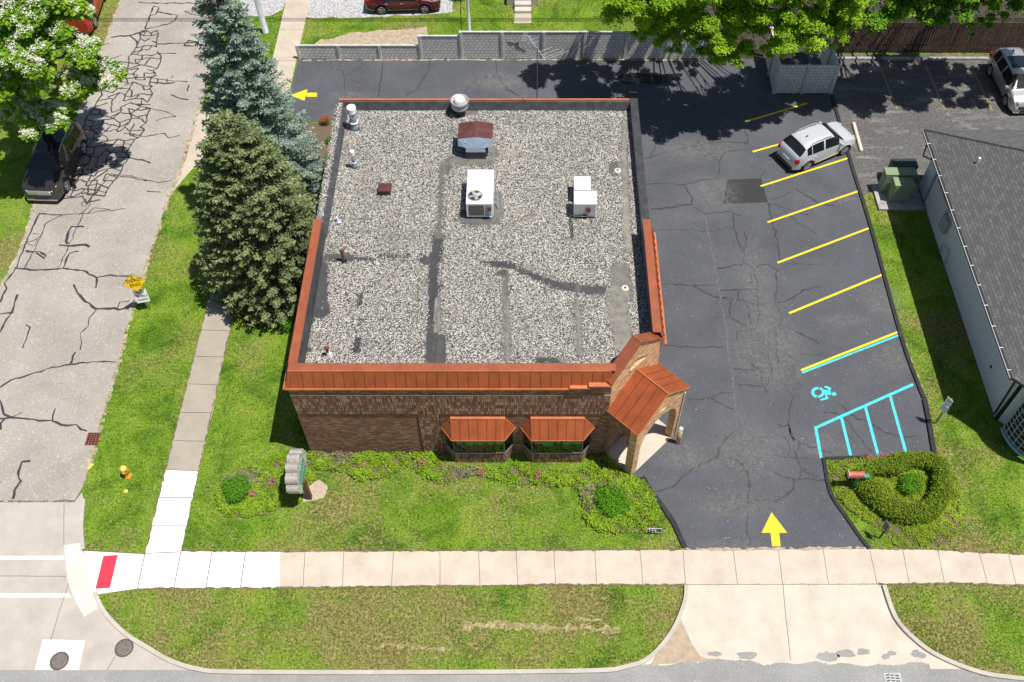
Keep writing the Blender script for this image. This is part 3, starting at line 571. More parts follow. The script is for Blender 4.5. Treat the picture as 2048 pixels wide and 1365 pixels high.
def tree(name, label, cat, base, trunk_h, clumps, n, size, mat, limb_r=.22, flowers=None, group=None, seed=1):
    global rnd
    x, y = base; t = thing(name, label, cat, (x, y, 0), 0, group); C = [c[:3] for c in clumps]; Rr = [c[3] for c in clumps]
    tb = MB(); tb.tube([(x, y, 0), (x+.05, y, trunk_h*.5), (x, y+.05, trunk_h)], [limb_r*1.5, limb_r*1.15, limb_r], 10)
    for c in C:
        if c[2] > 7.9 and math.hypot(c[0]-x, c[1]-y) > 4.5: continue
        m = Vector((x+(c[0]-x)*.4, y+(c[1]-y)*.4, trunk_h+(c[2]-trunk_h)*.62)); tb.tube([(x, y, trunk_h*.9), tuple(m), tuple(c)], [limb_r*.6, limb_r*.35, limb_r*.12], 6)
        for k in range(3):
            e = Vector(c)+Vector((rnd.uniform(-1, 1), rnd.uniform(-1, 1), rnd.uniform(-.3, .7)))*c[2]*0+Vector((rnd.uniform(-1.2, 1.2), rnd.uniform(-1.2, 1.2), rnd.uniform(-.2, .8))); tb.tube([tuple(m.lerp(Vector(c), .5)), tuple(e)], [limb_r*.2, limb_r*.05], 5)
    tb.build('trunk', M_bark, t, smooth=True)
    # secondary puffs make an uneven outline with gaps
    SC = []; SR = []
    for c, r in zip(C, Rr):
        for k in range(max(5, int(11*r))):
            d = uni(1)[0]; d[2] = abs(d[2])*.8-.25; SC.append(np.array(c)+d*r*rng.uniform(.5, 1.08)*np.array([1, 1, .75])); SR.append(min(.55, r*rng.uniform(.15, .31)))
    P, d, idx = blobs(SC, SR, n, .7, .6, .8); tone = rng.normal(0, .13, len(SC))[idx]
    leaf_mesh('crown', P, d, size, mat, t, .7, .8, np.clip(rng.beta(2.2, 2.2, n)+tone, 0, 1))
    if flowers:
        nf, fs = flowers; m = 1500; k = rng.choice(len(SC), m); dd = uni(m); dd[:, 2] = np.abs(dd[:, 2])*.9+.25; FC = np.array(SC)[k]+dd*np.array(SR)[k][:, None]*.95
        P, d, i2 = blobs(FC, np.full(m, .15), nf, 1.3, .9); leaf_mesh('blossom', P, d, fs, M_flower, t, .8, .9)
    return t
def spruce(name, label, base, h, r, mat, seed, nlev, z0=.3, p=.85, group=None, nb=11):
    x, y = base; t = thing(name, label, 'tree', (x, y, 0), 0, group); rs = np.random.default_rng(seed)
    tb = MB().tube([(x, y, 0), (x, y, h*.5), (x, y, h*.98)], [.22, .13, .02], 8)
    PP, DD, LL, TT = [], [], [], []; lb = tb
    for i in range(nlev):
        z = z0+(h-z0)*(i/nlev)**1.02; rad = r*(max(0, 1-z/h))**p*(.6+.4*min(1, (z+.5)/1.6))
        for k in range(max(5, int(nb*(.45+.55*rad/r)))):
            a = rs.uniform(0, 2*math.pi); L = rad*rs.uniform(.72, 1.1)+.08; dx, dy = math.cos(a), math.sin(a); ns = max(4, int(L/.085)); tone = rs.normal(0, .1)
            if k % 3 == 0: lb.tube([(x, y, z), (x+dx*L*.55, y+dy*L*.55, z-.12*L), (x+dx*L*.9, y+dy*L*.9, z-.06*L)], [.03, .018, .006], 4)
            for s in range(ns):
                f = (s+rs.random())/ns
                if f < .22: continue
                c = np.array([x+dx*L*f, y+dy*L*f, z-.30*L*f*(1-f)*1.6-.05*L*f+.10*L*max(0, f-.75)])
                wl = (.10+.30*math.sin(math.pi*min(1, f*.95+.05))*min(1, L/1.6))
                for sd in (-1, 1):
                    ang = a+sd*rs.uniform(.5, 1.15); e = np.array([math.cos(ang), math.sin(ang), rs.uniform(-.35, .12)])
                    m = max(1, int(wl/.10))
                    for u in range(m+1):
                        PP.append(c+e*wl*u/(m+1)+rs.normal(0, .015, 3)); DD.append(e+rs.normal(0, .3, 3)); LL.append(rs.uniform(.09, .155)); TT.append(tone)
                PP.append(c); DD.append(np.array([dx, dy, .1])+rs.normal(0, .25, 3)); LL.append(.17); TT.append(tone+.1)
    tb.build('trunk', M_bark, t, smooth=True)
    P, D, L, T = np.array(PP), np.array(DD), np.array(LL), np.array(TT); n = len(P)
    V1 = rhomb(P, D, uni(n)+np.array([.3, 0, 2.0]), L, L*.42); V2 = rhomb(P+rng.normal(0, .02, (n, 3)), D+uni(n)*.35, uni(n)+np.array([.3, 0, .8]), L*.9, L*.4)
    vv = np.clip(rng.beta(2.4, 2.4, n)*.85+T, 0, 1); hot = rng.random(n) < .03; vv[hot] = 1
    fast('crown', np.concatenate([V1, V2]), 4, mat, t, {'v': np.repeat(np.concatenate([vv, vv*.9]), 4)}); return t
# ------------------------------------------------------------------ the brick shop
XL, XR, YF, YB, ZR, ZE, ZT = -9.55, 5.28, 20.8, 37.75, 4.95, 5.2, 6.08
YM = G(1284, 441, 6.0)[1]                     # where the metal-clad parapet starts
P1, P2 = (3.22, YF), (5.35, YF+2.13)
bld = thing('brick_building', 'single-storey brown brick shop with copper-coloured metal fascia and flat gravel roof', 'building', (-2, 29, 0))
b = MB(); b.prism([(XL, YF), P1, (P2[0]-.07, P2[1]), (XR, YB), (XL, YB)], 0, ZR-.02); 
b.box(XL, P1[0], YF, YF+.25, ZR-.02, ZE+.05); b.box(XL, XL+.25, YF+.25, YM, ZR-.02, 5.6); b.box(XR-.25, XR, P2[1]+.1, YM, ZR-.02, 5.7)
b.build('wall', M_brick, bld)
b = MB(); b.box(XL+.01, P1[0]-.02, YF-.025, YF, 3.28, 4.70); b.box(-4.62, -3.75, YF-.025, YF, 0, 3.278); b.build('brick_band', M_bricks, bld)
b = MB(); b.box(XL+.005, P1[0], YF-.03, YF, 4.702, 4.722); b.build('ledge', flat('ledge_stone', (.34, .29, .25)), bld)
b = MB(); b.box(XL+.35, -4.63, YF-.029, YF-.001, 3.245, 3.279); b.box(-4.655, -4.625, YF-.029, YF-.001, 0, 3.245); b.box(-3.745, 2.9, YF-.029, YF-.001, 3.245, 3.279); b.box(-3.745, -3.72, YF-.029, YF-.001, 0, 3.245); b.pieces('recess_shadow_line', M_blk, bld)  # black strips standing in for shadow lines along the recessed wall edges
# roof surface: fine grid carrying bare / dust amounts
xs = np.linspace(XL+.25, XR-.2, 300); ys = np.linspace(YF+.2, YB-.15, 350); XX, YY = np.meshgrid(xs, ys)
bare = np.full(XX.shape, -.05); dust = np.zeros(XX.shape)
def distpoly(P):
    d = np.full(XX.shape, 1e9)
    for i in range(len(P)-1):
        a, c = np.array(P[i]), np.array(P[i+1]); L2 = ((c-a)**2).sum(); t = np.clip(((XX-a[0])*(c[0]-a[0])+(YY-a[1])*(c[1]-a[1]))/L2, 0, 1)
        d = np.minimum(d, np.hypot(XX-a[0]-t*(c[0]-a[0]), YY-a[1]-t*(c[1]-a[1])))
    return d
def swath(s, w_, soft=.18, dst=0., amt=1.):
    global bare, dust
    P = [G(*p, ZR) for p in PL(s)[0]]; d = distpoly(P) if len(P) > 1 else np.hypot(XX-P[0][0], YY-P[0][1]); k = np.clip(.5+(w_-d)/soft*.5, 0, 1)*amt
    bare = np.maximum(bare, k); dust = np.where(k > .3, np.maximum(dust, dst), dust)
for a in (('884,330 881,400 877,470', .09, .3, .45), ('875,470 873,520', .22, .3, .1), ('866,510 866,640', .20, .25, .05), ('878,600 876,660', .10, .2, .9), ('863,650 862,735', .22, .2, .1), ('881,680 880,735', .22, .2, .15),
          ('1010,545 1012,600', .12, .25, .5), ('1012,600 1014,715', .14, .3, .75), ('1155,575 1153,600', .05, .2, .4), ('1153,605 1160,700', .13, .35, .8), ('1153,670 1156,710', .12, .2, .2),
          ('655,515 700,516', .22, .25, .15), ('700,514 745,520', .10, .3, .1), ('760,512 820,512', .05, .5, .1), ('850,520 866,525', .25, .3, .1),
          ('636,535 634,600 640,620', .42, .25, .1), ('622,560 612,640', .35, .2, .1), ('612,640 604,690 606,700', .15, .2, .1), ('615,700', .16, .2, .1), ('720,590 718,610', .1, .3, 0), ('716,680 712,700', .14, .3, 0), ('722,640 718,650', .05, .3, 0),
          ('962,524 985,527', .06, .2, .1), ('985,528 1025,532', .17, .25, .1), ('1000,545 1012,550', .14, .25, .2), ('1040,540 1075,555 1110,568', .16, .3, .1), ('1110,570 1180,580 1235,582', .22, .3, .15), ('1080,722 1110,722', .18, .35, .1),
          ('1234,592 1238,640 1250,690', .42, .3, .85), ('1240,540 1246,590', .42, .3, .65), ('1249,650 1252,680', .22, .3, .15), ('1251,400 1258,500', .18, .3, .95), ('1250,250 1248,300 1252,400', .16, .35, .9), ('1234,335', .42, .35, .35), ('1232,345', .2, .3, .15), ('1247,575', .35, .3, .5),
          ('930,440 985,440', .28, .3, .4), ('990,395 993,430', .3, .3, .55), ('925,430', .25, .3, .2), ('905,322 950,322 975,325', .28, .3, .55), ('898,325 890,345', .2, .3, .35), ('905,220 945,220', .3, .3, .45), ('985,300 986,312', .18, .3, .7),
          ('670,255 650,380 640,440', .13, .25, .1), ('668,250 676,215', .12, .25, .1), ('690,213 900,214 1245,218', .14, .25, .12), ('640,450 622,540', .1, .2, .1)): swath(*a)
fx = XX.ravel(); fy = YY.ravel(); V = np.stack([fx, fy, np.full(fx.shape, ZR)], 1)
ii = np.arange(349)[:, None]*300+np.arange(299)[None]; Fq = np.stack([ii, ii+1, ii+301, ii+300], -1).reshape(-1, 4)
# keep the roof inside the chamfered corner
cx_, cy_ = fx[Fq].mean(1), fy[Fq].mean(1); ok = (cx_-cy_) < (P1[0]-P1[1]-.1); Fq = Fq[ok]
# raised seams under the gravel
V[:, 2] += .05*np.exp(-((fx-G(882, 600, ZR)[0])/.09)**2)+.035*np.exp(-((fx-G(1014, 640, ZR)[0])/.07)**2)*(fy < G(1010, 545, ZR)[1])+.03*np.exp(-((fx-G(1156, 640, ZR)[0])/.05)**2)*(fy < G(1155, 560, ZR)[1])
rf = fast('roof', V, 4, M_roof, bld, {'bare': bare.ravel(), 'dust': dust.ravel()}, Fq, True)
# loose stones
N = 70000; sx = rng.uniform(XL+.3, XR-.25, N); sy = rng.uniform(YF+.25, YB-.2, N)
iy = np.clip(((sy-ys[0])/(ys[1]-ys[0])).astype(int), 0, 349); ix = np.clip(((sx-xs[0])/(xs[1]-xs[0])).astype(int), 0, 299)
ok = ((bare[iy, ix]+rng.normal(0, .12, N)) < .42) & ((sx-sy) < P1[0]-P1[1]-.15); ok |= (rng.random(N) < .01) & ((sx-sy) < P1[0]-P1[1]-.15)
sx, sy = sx[ok], sy[ok]; n = len(sx)
# gravel spilled on the low west kerb
m_ = 2600; ex = rng.normal(XL+.13, .10, m_); ey = rng.uniform(YM+.1, YB-.1, m_); sx = np.concatenate([sx, ex]); sy = np.concatenate([sy, ey]); sz = np.concatenate([np.full(n, ZR+.012), np.where(ex < XL+.3, 5.31, ZR+.02)]); n = len(sx)
r_ = rng.uniform(.012, .027, n); oc = np.array([(1, 0, 0), (0, 1, 0), (-1, 0, 0), (0, -1, 0), (0, 0, .8), (0, 0, -.5)]); th = rng.uniform(0, 6.28, n); asx = rng.uniform(.7, 1.3, n)
Vx = oc[None, :, :]*r_[:, None, None]; Vx[:, :, 0] *= asx[:, None]; c_, s_ = np.cos(th)[:, None], np.sin(th)[:, None]
Vr = np.stack([Vx[:, :, 0]*c_-Vx[:, :, 1]*s_, Vx[:, :, 0]*s_+Vx[:, :, 1]*c_, Vx[:, :, 2]], -1)+np.stack([sx, sy, sz], 1)[:, None]
tri = np.array([(0, 1, 4), (1, 2, 4), (2, 3, 4), (3, 0, 4)]); Ft = (np.arange(n)[:, None, None]*6+tri[None]).reshape(-1, 3)
o = fast('roof_gravel', Vr.reshape(-1, 3), 3, M_stone, bld, {'v': np.repeat(rng.random(n), 6)}, Ft); o['kind'] = 'stuff'
# low parapets (membrane and black caps)
b = MB(); b.prism([(XL-.05, YM), (XL+.28, YM), (XL+.28, YB), (XL-.05, YB)], ZR-.1, 5.29)
b.face([(XL+.28, YM, 5.285), (XL+.5, YM, ZR+.01), (XL+.5, YB-.3, ZR+.01), (XL+.28, YB-.3, 5.285)][::-1]); b.build('parapet', M_memb, bld)
b = MB(); b.box(XL+.28, XR+.02, YB-.16, YB, ZR-.1, 5.38); b.face([(XL+.28, YB-.16, 5.37), (XR, YB-.16, 5.37), (XR, YB-.28, ZR+.01), (XL+.28, YB-.28, ZR+.01)][::-1]); b.build('parapet', M_memb, bld)
b = MB(); b.box(XL+.1, XR-.35, YB-.05, YB+.06, 5.382, 5.43); b.build('edge_trim', M_copl, bld)
b = MB(); b.box(XR-.32, XR+.05, YM, YB+.06, ZR-.1, 5.44); b.build('coping', M_blkcap, bld)
b = MB()
for k in range(5): y = YM+.5+k*2.9; b.box(XR-.33, XR+.06, y, y+.03, 5.44, 5.452)
b.pieces('coping_seam', M_dgrey, bld)
# metal clad parapet: cap + battered fascia on front, west and east
b = MB(); b.box(XL+.17, P1[0]-.12, YF+.28, YF+.58, ZR, ZT-.06); b.box(XL+.15, XL+.45, YF+.58, YM, ZR, ZT-.06); b.box(XR-.33, XR-.05, P2[1]+.3, YM, ZR, ZT-.06); b.build('parapet', M_memb, bld)
b = MB(); b.box(XL+.13, P1[0]+.12, YF+.24, YF+.60, ZT-.06, ZT); b.build('coping', M_copd, bld); b = MB(); b.box(XL+.12, P1[0]-.1, YF+.215, YF+.245, ZT-.10, ZT+.01); b.box(XL+.1, P1[0]-.1, YF-.13, YF-.095, ZE-.07, ZE+.02) if 0 else None; b.build('trim', M_copl, bld)
b = MB(); b.box(XL+.10, XL+.46, YF+.60, YM+.02, ZT-.06, ZT); b.build('coping', M_copd, bld); b = MB(); b.box(XR-.36, XR-.02, P2[1]-.02, YM, ZT-.06, ZT); b.build('coping', M_copd, bld)
ZS = [(XL-.1, 2.0-.38-.0, ZE), (1.62, 2.37, ZE+.16), (2.37, P1[0]-.08, ZE+.32)]
b = MB()
for x0, x1, zb in ((XL-.1, 1.58, ZE), (1.58, 2.32, ZE+.15), (2.32, 3.18, ZE+.29)):
    f = (zb-ZE)/(ZT-.06-ZE); y0 = YF-.03+(.27)*f
    b.face([(x0 if x0 > XL else x0, y0, zb), (x1, y0, zb), (x1, YF+.24, ZT-.06), (x0 if x0 > XL else XL+.13, YF+.24, ZT-.06)])
b.face([(XL-.1, YF-.03, ZE), (XL+.13, YF+.24, ZT-.06), (XL+.13, YM, ZT-.06), (XL-.1, YM, ZE)]); b.face([(XL-.1, YM, ZE), (XL+.13, YM, ZT-.06), (XL+.3, YM, ZT-.06), (XL+.3, YM, ZE)])
b.build('fascia', M_cop, bld)
b = MB(); b.face([(XR+.22, P2[1]-.1, ZE), (XR+.22, YM, ZE), (XR-.02, YM, ZT-.06), (XR-.02, P2[1]-.1, ZT-.06)]); b.face([(XR+.22, YM, ZE), (XR-.3, YM, ZE), (XR-.3, YM, ZT-.06), (XR-.02, YM, ZT-.06)]); b.build('fascia', M_cop, bld)
b = MB()
for k in range(33):
    x = XL+.25+k*.405; 
    if x < 3.1:
        zb = ZE if x < 1.58 else ZE+.15 if x < 2.32 else ZE+.29; f = (zb-ZE)/(ZT-.06-ZE)
        xb = x-.0 if k else x-.15
        b.tube([(xb, YF-.03+.27*f-.004, zb+.02), (x, YF+.236, ZT-.07)], .014, 4)
for k in range(30):
    y = P2[1]+.4+k*.41
    if y < YM: b.tube([(XR+.225, y, ZE+.02), (XR-.015, y, ZT-.07)], .028, 4)
b.pieces('standing_seam', M_seam, bld)
b = MB(); b.box(XL-.13, 1.58, YF-.075, YF-.028, ZE-.05, ZE+.04); b.box(1.56, 2.32, YF-.12, YF+.03, ZE+.10, ZE+.17); b.box(2.30, 3.2, YF-.12, YF+.08, ZE+.24, ZE+.31); b.box(XL-.18, XL-.1, YF-.075, YM, ZE-.05, ZE+.04); b.box(XR+.2, XR+.30, P2[1], YM, ZE-.05, ZE+.03)
b.pieces('drip_edge', M_copl, bld)
b = MB(); b.box(1.58, 2.32, YF-.025, YF+.2, ZE-.02, ZE+.10); b.box(2.32, 3.2, YF-.025, YF+.2, ZE-.02, ZE+.24); b.build('wall_step', M_brick, bld)
# angled gable parapet at the corner
dx, dy = P2[0]-P1[0], P2[1]-P1[1]; DL = math.hypot(dx, dy); ang = math.atan2(dy, dx); Mg = dict(loc=(P1[0], P1[1], 0), rz=ang)
def arch(cx, w_, z0, zs, n=14, rise=None):
    rise = rise or w_/2; return [(cx-w_/2, z0)]+[(cx-w_/2*math.cos(math.pi*k/n), zs+rise*math.sin(math.pi*k/n)) for k in range(n+1)]+[(cx+w_/2, z0)]
def wall_xz(b, outline, holes, y0, y1):
    """wall in the local xz plane; holes reach the bottom edge or are bridged by a slit"""
    import mathutils
    from mathutils.geometry import tessellate_polygon
    loops = [[Vector((x, z, 0)) for x, z in outline]]+[[Vector((x, z, 0)) for x, z in h] for h in holes]
    flatv = [p for l in loops for p in l]; T = tessellate_polygon(loops)
    a = b.v([(p.x, y0, p.y) for p in flatv]); c = b.v([(p.x, y1, p.y) for p in flatv])
    for t in T:
        p = [flatv[i] for i in t]; s = (p[1].x-p[0].x)*(p[2].y-p[0].y)-(p[2].x-p[0].x)*(p[1].y-p[0].y)
        t = t if s > 0 else t[::-1]; b.F.append(tuple(a+i for i in t)); b.F.append(tuple(c+i for i in t[::-1]))
    k = 0
    for l in loops:
        n = len(l)
        for i in range(n): b.F.append((a+k+i, a+k+(i+1) % n, c+k+(i+1) % n, c+k+i))
        k += n
    return b
ZG, ZA = 5.62, 6.82; b = MB().at(**Mg)
lens_ = [(DL/2-.42, 5.35)]+[(DL/2-.42*math.cos(math.pi*k/10), 5.35+.32*math.sin(math.pi*k/10)) for k in range(1, 10)]+[(DL/2+.42, 5.35)]
wall_xz(b, [(0, 0), (DL*.17, 0), (DL*.17, 2.55), (DL*.83, 2.55), (DL*.83, 0), (DL, 0), (DL, ZG), (DL/2, ZA), (0, ZG)], [lens_], 0, .32); b.build('gable_wall', M_brickt, bld)
b = MB().at(**Mg); b.box(DL/2-.43, DL/2+.43, .12, .2, 5.33, 5.7); b.build('vent', M_cop, bld)
b = MB().at(**Mg); b.box(DL/2-.44, DL/2+.44, -.04, -.001, 5.25, 5.34); b.build('sill', M_brickt, bld)
b = MB().at(**Mg)
for s in (0, 1):
    e = (-.10, ZG-.08) if not s else (DL+.08, ZG-.06)
    x0, z0 = e; q_ = [(x0, z0), (DL/2, ZA), (DL/2, ZA+.07), (x0, z0+.08)]
    wall_xz(b, q_, [], -.07, .42)
b.build('gable_coping', M_copd, bld)
b = MB().at(**Mg); b.tube([(DL/2, -.075, ZA+.075), (DL/2, .42, ZA+.075)], .02, 6); b.build('trim', M_copl, bld)
# door behind the porch
b = MB().at(**Mg); b.box(DL*.17, DL*.83, .22, .28, 0, 2.55); b.build('entrance_door', M_glass, bld)
b = MB().at(**Mg)
for x in (DL*.17+.03, DL*.5, DL*.83-.03): b.box(x-.04, x+.04, .12, .215, 0, 2.5)
b.box(DL*.17, DL*.83, .12, .215, 2.42, 2.5); b.box(DL*.17, DL*.83, .12, .215, 2.0, 2.07); b.pieces('door_frame', M_wframe, bld)
# porch
PD = 1.58; b = MB().at(**Mg); po = thing('entrance_porch', 'gabled porch with copper-coloured metal roof on brick arches over the corner entrance', 'porch', (4.9, 21.2, 0))
ZV, ZW = 3.72, 4.92
wall_xz(b, [(-.02, 0), (.34, 0)]+[(p[0], p[1]) for p in arch(DL/2, DL-.68, 0, 1.9, 14, 1.35)[1:-1]]+[(DL-.34, 0), (DL+.02, 0), (DL+.02, ZV-.1), (DL/2, ZW-.06), (-.02, ZV-.1)], [[(DL/2-.32+.064*k, 3.62+.20*math.sin(math.pi*k/10)) for k in range(11)]], -PD, -PD+.36)
b.build('front_arch', M_brickt, po)
b = MB().at(**Mg); b.box(DL/2-.3, DL/2+.3, -PD+.12, -PD+.18, 3.6, 3.84); b.build('vent', M_blk, po)
b = MB().at(**Mg)
for k in range(-5, 6):
    a = k*.2; b.box(0, 0, 0, 0, 0, 0) if 0 else None
    cx, cz = DL/2+1.0*math.sin(a), 2.14+1.28*math.cos(a)
    cx2, cz2 = DL/2+1.12*math.sin(a), 2.14+1.50*math.cos(a)
    nx_, nz_ = math.cos(a)*.06, -math.sin(a)*.06
    b.face([(cx-nx_, -PD-.012, cz-nz_), (cx+nx_, -PD-.012, cz+nz_), (cx2+nx_, -PD-.012, cz2+nz_), (cx2-nx_, -PD-.012, cz2-nz_)])
b.pieces('arch_bricks', flat('pale_voussoir', (.55, .40, .26), .9), po)
for sx_ in (0, 1):
    x0 = -.02 if not sx_ else DL+.02; rz2 = ang-math.pi/2
    b = MB(); b.M = Matrix.Translation((P1[0], P1[1], 0)) @ Matrix.Rotation(ang, 4, 'Z') @ Matrix.Translation((x0 if not sx_ else x0-.34, 0, 0)) @ Matrix.Rotation(-math.pi/2, 4, 'Z')
    # local x runs outward from the wall (0..PD), y across thickness
    wall_xz(b, [(.0, 0), (.12, 0)]+arch((PD-.36+.12)/2, PD-.48, 0, 1.6, 12, 1.3)[1:-1]+[(PD-.365, 0), (PD-.362, 0), (PD-.362, ZV-.1), (0, ZV-.1)], [], 0, .34)
    b.build('side_arch', M_brick, po)
b = MB().at(**Mg); e = .12; sl_ = (ZW-ZV)/(DL/2)
for s in (0, 1):
    xe = -e if not s else DL+e; ze = ZV-e*sl_*.6
    wall_xz(b, [(xe, ze), (DL/2, ZW), (DL/2, ZW+.06), (xe, ze+.06)], [], -PD-.08, 0) if 1 else None
b.build('porch_roof', M_cop, po)
b = MB().at(**Mg)
for s in (0, 1):
    xe = -e if not s else DL+e; ze = ZV-e*sl_*.6
    for k in range(1, 4): yy = -PD*k/4-.02; b.tube([(xe, yy, ze+.065), (DL/2, yy, ZW+.065)], .016, 4)
b.pieces('standing_seam', M_seam, po)
b = MB().at(**Mg); b.tube([(DL/2, -PD-.09, ZW+.07), (DL/2, .0, ZW+.07)], .035, 6)
for s in (0, 1): xe = -e if not s else DL+e; ze = ZV-e*sl_*.6; b.tube([(xe, -PD-.09, ze+.03), (DL/2, -PD-.09, ZW+.03)], .03, 4); b.tube([(xe, -PD-.09, ze+.03), (xe, 0, ze+.03)], .03, 4)
b.build('ridge_cap', M_copl, po)
b = MB().at(**Mg); b.tube([(DL-.1, -PD-.04, 3.5), (DL-.1, -PD-.04, 3.05), (DL-.1, -PD-.04, .1)], .035, 6); b.pieces('downpipe', M_tread, po)
sheet('porch_slab', [tuple((Matrix.Translation((P1[0], P1[1], 0)) @ Matrix.Rotation(ang, 4, 'Z') @ Vector(p)).xy) for p in ((0, 0, 0), (DL, 0, 0), (DL, -PD, 0), (-.0, -PD, 0))], .03, conc('porch_concrete', (.62, .55, .45)))
# bay windows
for bi, (a0, a1, t0, t1) in enumerate(((-3.29, -1.02, -3.72, -.60), (.02, 2.25, -.40, 2.70))):
    c = (t0+t1)/2; hw2 = (a1-a0)/2-.02; bx0, bx1 = c-1.07, c+1.07; w0, w1 = c-1.45, c+1.45; yb = YF-.45
    B = [(w0, YF), (bx0, yb), (bx1, yb), (w1, YF)]
    bw = thing('bay_window', ('left' if bi == 0 else 'right')+' bay window under a copper-coloured metal hood on the brick front, '+('next to the recessed wall panel' if bi == 0 else 'next to the porch'), 'bay window', (c, YF, 0), 0, 'bay windows of the shop')
    b = MB(); b.prism(B, 0, .80); b.build('brick_base', M_bricks, bw)
    b = MB(); b.prism([(w0-.02, YF), (bx0-.01, yb-.02), (bx1+.01, yb-.02), (w1+.02, YF)], .802, .85); b.build('sill', flat('sill_brick', (.50, .40, .33)), bw)
    b = MB()
    for i in range(3):
        p, q2 = B[i], B[i+1]; b.face([(*p, .86), (*q2, .86), (*q2, 2.3), (*p, 2.3)])
    b.build('glass', M_glass, bw)
    b = MB()
    for p in B: b.box(p[0]-.025, p[0]+.025, p[1]-.02, p[1]+.02, .86, 2.3)
    for i in range(3):
        p, q2 = B[i], B[i+1]; b.tube([(*p, .88), (*q2, .88)], .03, 4)
    b.pieces('frame', M_wframe, bw)
    b = MB(); b.prism([(w0+.06, YF-.004), (bx0+.04, yb+.05), (bx1-.04, yb+.05), (w1-.06, YF-.004)], .862, .88); b.box(w0+.1, w1-.1, YF-.012, YF-.002, .88, 2.28); b.build('display_shelf', M_dark, bw)
    b = MB()
    for k in range(5):
        x = bx0+.25+k*.42; r = .16+.05*((k*7+bi) % 3)
        b.at((x, yb+.22, 1.5-.12*(k % 2)), rx=R(90-8)).lathe([(r, 0), (r, .02)], n=18)
    b.pieces('stained_glass_disc', flat('sea_glass', (.15, .55, .46), .2, 0, .6, 12), bw)
    b = MB(); b.at((w1-.20, YF-.2, 1.55), rz=R(50)); b.box(-.12, .12, 0, .015, -.4, .4); b.at((w0+.20, YF-.2, 1.5), rz=R(-50)); b.box(-.12, .12, 0, .015, -.4, .4)
    b.pieces('stained_glass_panel', flat('red_pane', (.45, .05, .12) if bi else (.28, .06, .05), .3, 0, .6, 15), bw)
    zt, zl = 3.04, 2.25; yp = YF-.66; yt = YF-.10
    Tp = [(a0, yt, zt), (a1, yt, zt)]; Lw = [(t0, YF-.02, zl+.02), (a0+.03, yp, zl), (a1-.03, yp, zl), (t1, YF-.02, zl+.02)]
    b = MB(); b.face([Lw[1], Lw[2], Tp[1], Tp[0]]); b.face([Lw[0], Lw[1], Tp[0]]); b.face([Lw[2], Lw[3], Tp[1]]); b.face([Lw[0], Tp[0], (a0, YF, zt), (t0, YF, zl)]) ; b.face([Tp[1], Lw[3], (t1, YF, zl), (a1, YF, zt)])
    b.face([Lw[0], Lw[3], Lw[2], Lw[1]]); b.build('hood', M_cop, bw)
    b = MB(); b.box(a0, a1, yt-.03, YF, zt, zt+.05)
    for p, q2 in ((Lw[0], Lw[1]), (Lw[1], Lw[2]), (Lw[2], Lw[3])): b.tube([p, q2], .022, 4)
    for p, q2 in ((Lw[0], Tp[0]), (Tp[1], Lw[3])): b.tube([p, q2], .018, 4)
    b.pieces('hood_trim', M_copl, bw)
    b = MB()
    for k in range(1, 6): f = k/6; p = Vector(Tp[0]).lerp(Vector(Tp[1]), f); q2 = Vector(Lw[1]).lerp(Vector(Lw[2]), f); b.tube([tuple(p+Vector((0, -.008, .004))), tuple(q2+Vector((0, -.008, .004)))], .012, 4)
    for p, q2 in ((Tp[0], Lw[1]), (Tp[1], Lw[2])): b.tube([p, q2], .012, 4)
    b.pieces('standing_seam', M_seam, bw)
# ------------------------------------------------------------------ things on the roof
def RT(px, py): return G(px, py, ZR)
# exhaust fan
x, y = RT(921, 228); t = thing('exhaust_fan', 'round spun-metal mushroom exhaust fan on a black curb at the rear roof edge', 'roof fan', (x, y, ZR))
MB().box(x-.22, x+.22, y-.22, y+.22, ZR, ZR+.42).build('curb', M_blk, t); MB().lathe([(.30, .42), (.40, .46), (.42, .56), (.36, .66), (.30, .70)], (x, y, ZR), 28).build('shroud', M_sgrey, t, smooth=True)
MB().lathe([(.28, .66), (.44, .72), (.45, .90), (.42, .91), (.41, .76), (.3, .76)], (x, y, ZR), 28).build('wind_band', M_gmet, t, smooth=True); MB().lathe([(.24, .74), (.26, .95), (.20, 1.02), (.02, 1.05)], (x, y, ZR), 24).build('cap', M_wmet, t, smooth=True)
# gravity hood with ridge
x, y = RT(952, 318); t = thing('hooded_vent', 'large ridged vent hood, maroon behind and bare metal in front', 'roof vent', (x, y, ZR))
MB().box(x-.48, x+.48, y+.0, y+.9, ZR, ZR+.45).build('curb', M_dgrey, t)
zt, Yo = ZR+1.15, y+.25
b = MB(); b.face([(x-.82, Yo, zt-.12), (x, Yo, zt), (x, Yo+1.1, zt+.02), (x-.82, Yo+1.1, zt-.12)]); b.face([(x, Yo, zt), (x+.82, Yo, zt-.12), (x+.82, Yo+1.1, zt-.12), (x, Yo+1.1, zt+.02)]); b.box(x-.80, x+.80, Yo+.02, Yo+1.08, zt-.45, zt-.13); b.build('hood_top', M_mar, t)
b = MB(); b.face([(x-.82, Yo-.10, zt-.46), (x-.46, Yo-.24, zt-.46), (x-.46, y-.03, ZR+.46), (x+.46, y-.03, ZR+.46), (x+.46, Yo-.24, zt-.46), (x+.82, Yo-.10, zt-.46), (x+.82, Yo, zt-.12), (x, Yo, zt), (x-.82, Yo, zt-.12)]); b.tube([(x-.5, Yo-.12, zt-.2), (x+.45, y-.03, ZR+.5)], .012, 4); b.tube([(x+.5, Yo-.12, zt-.2), (x-.45, y-.03, ZR+.5)], .012, 4); b.build('front_panel', M_galv, t)
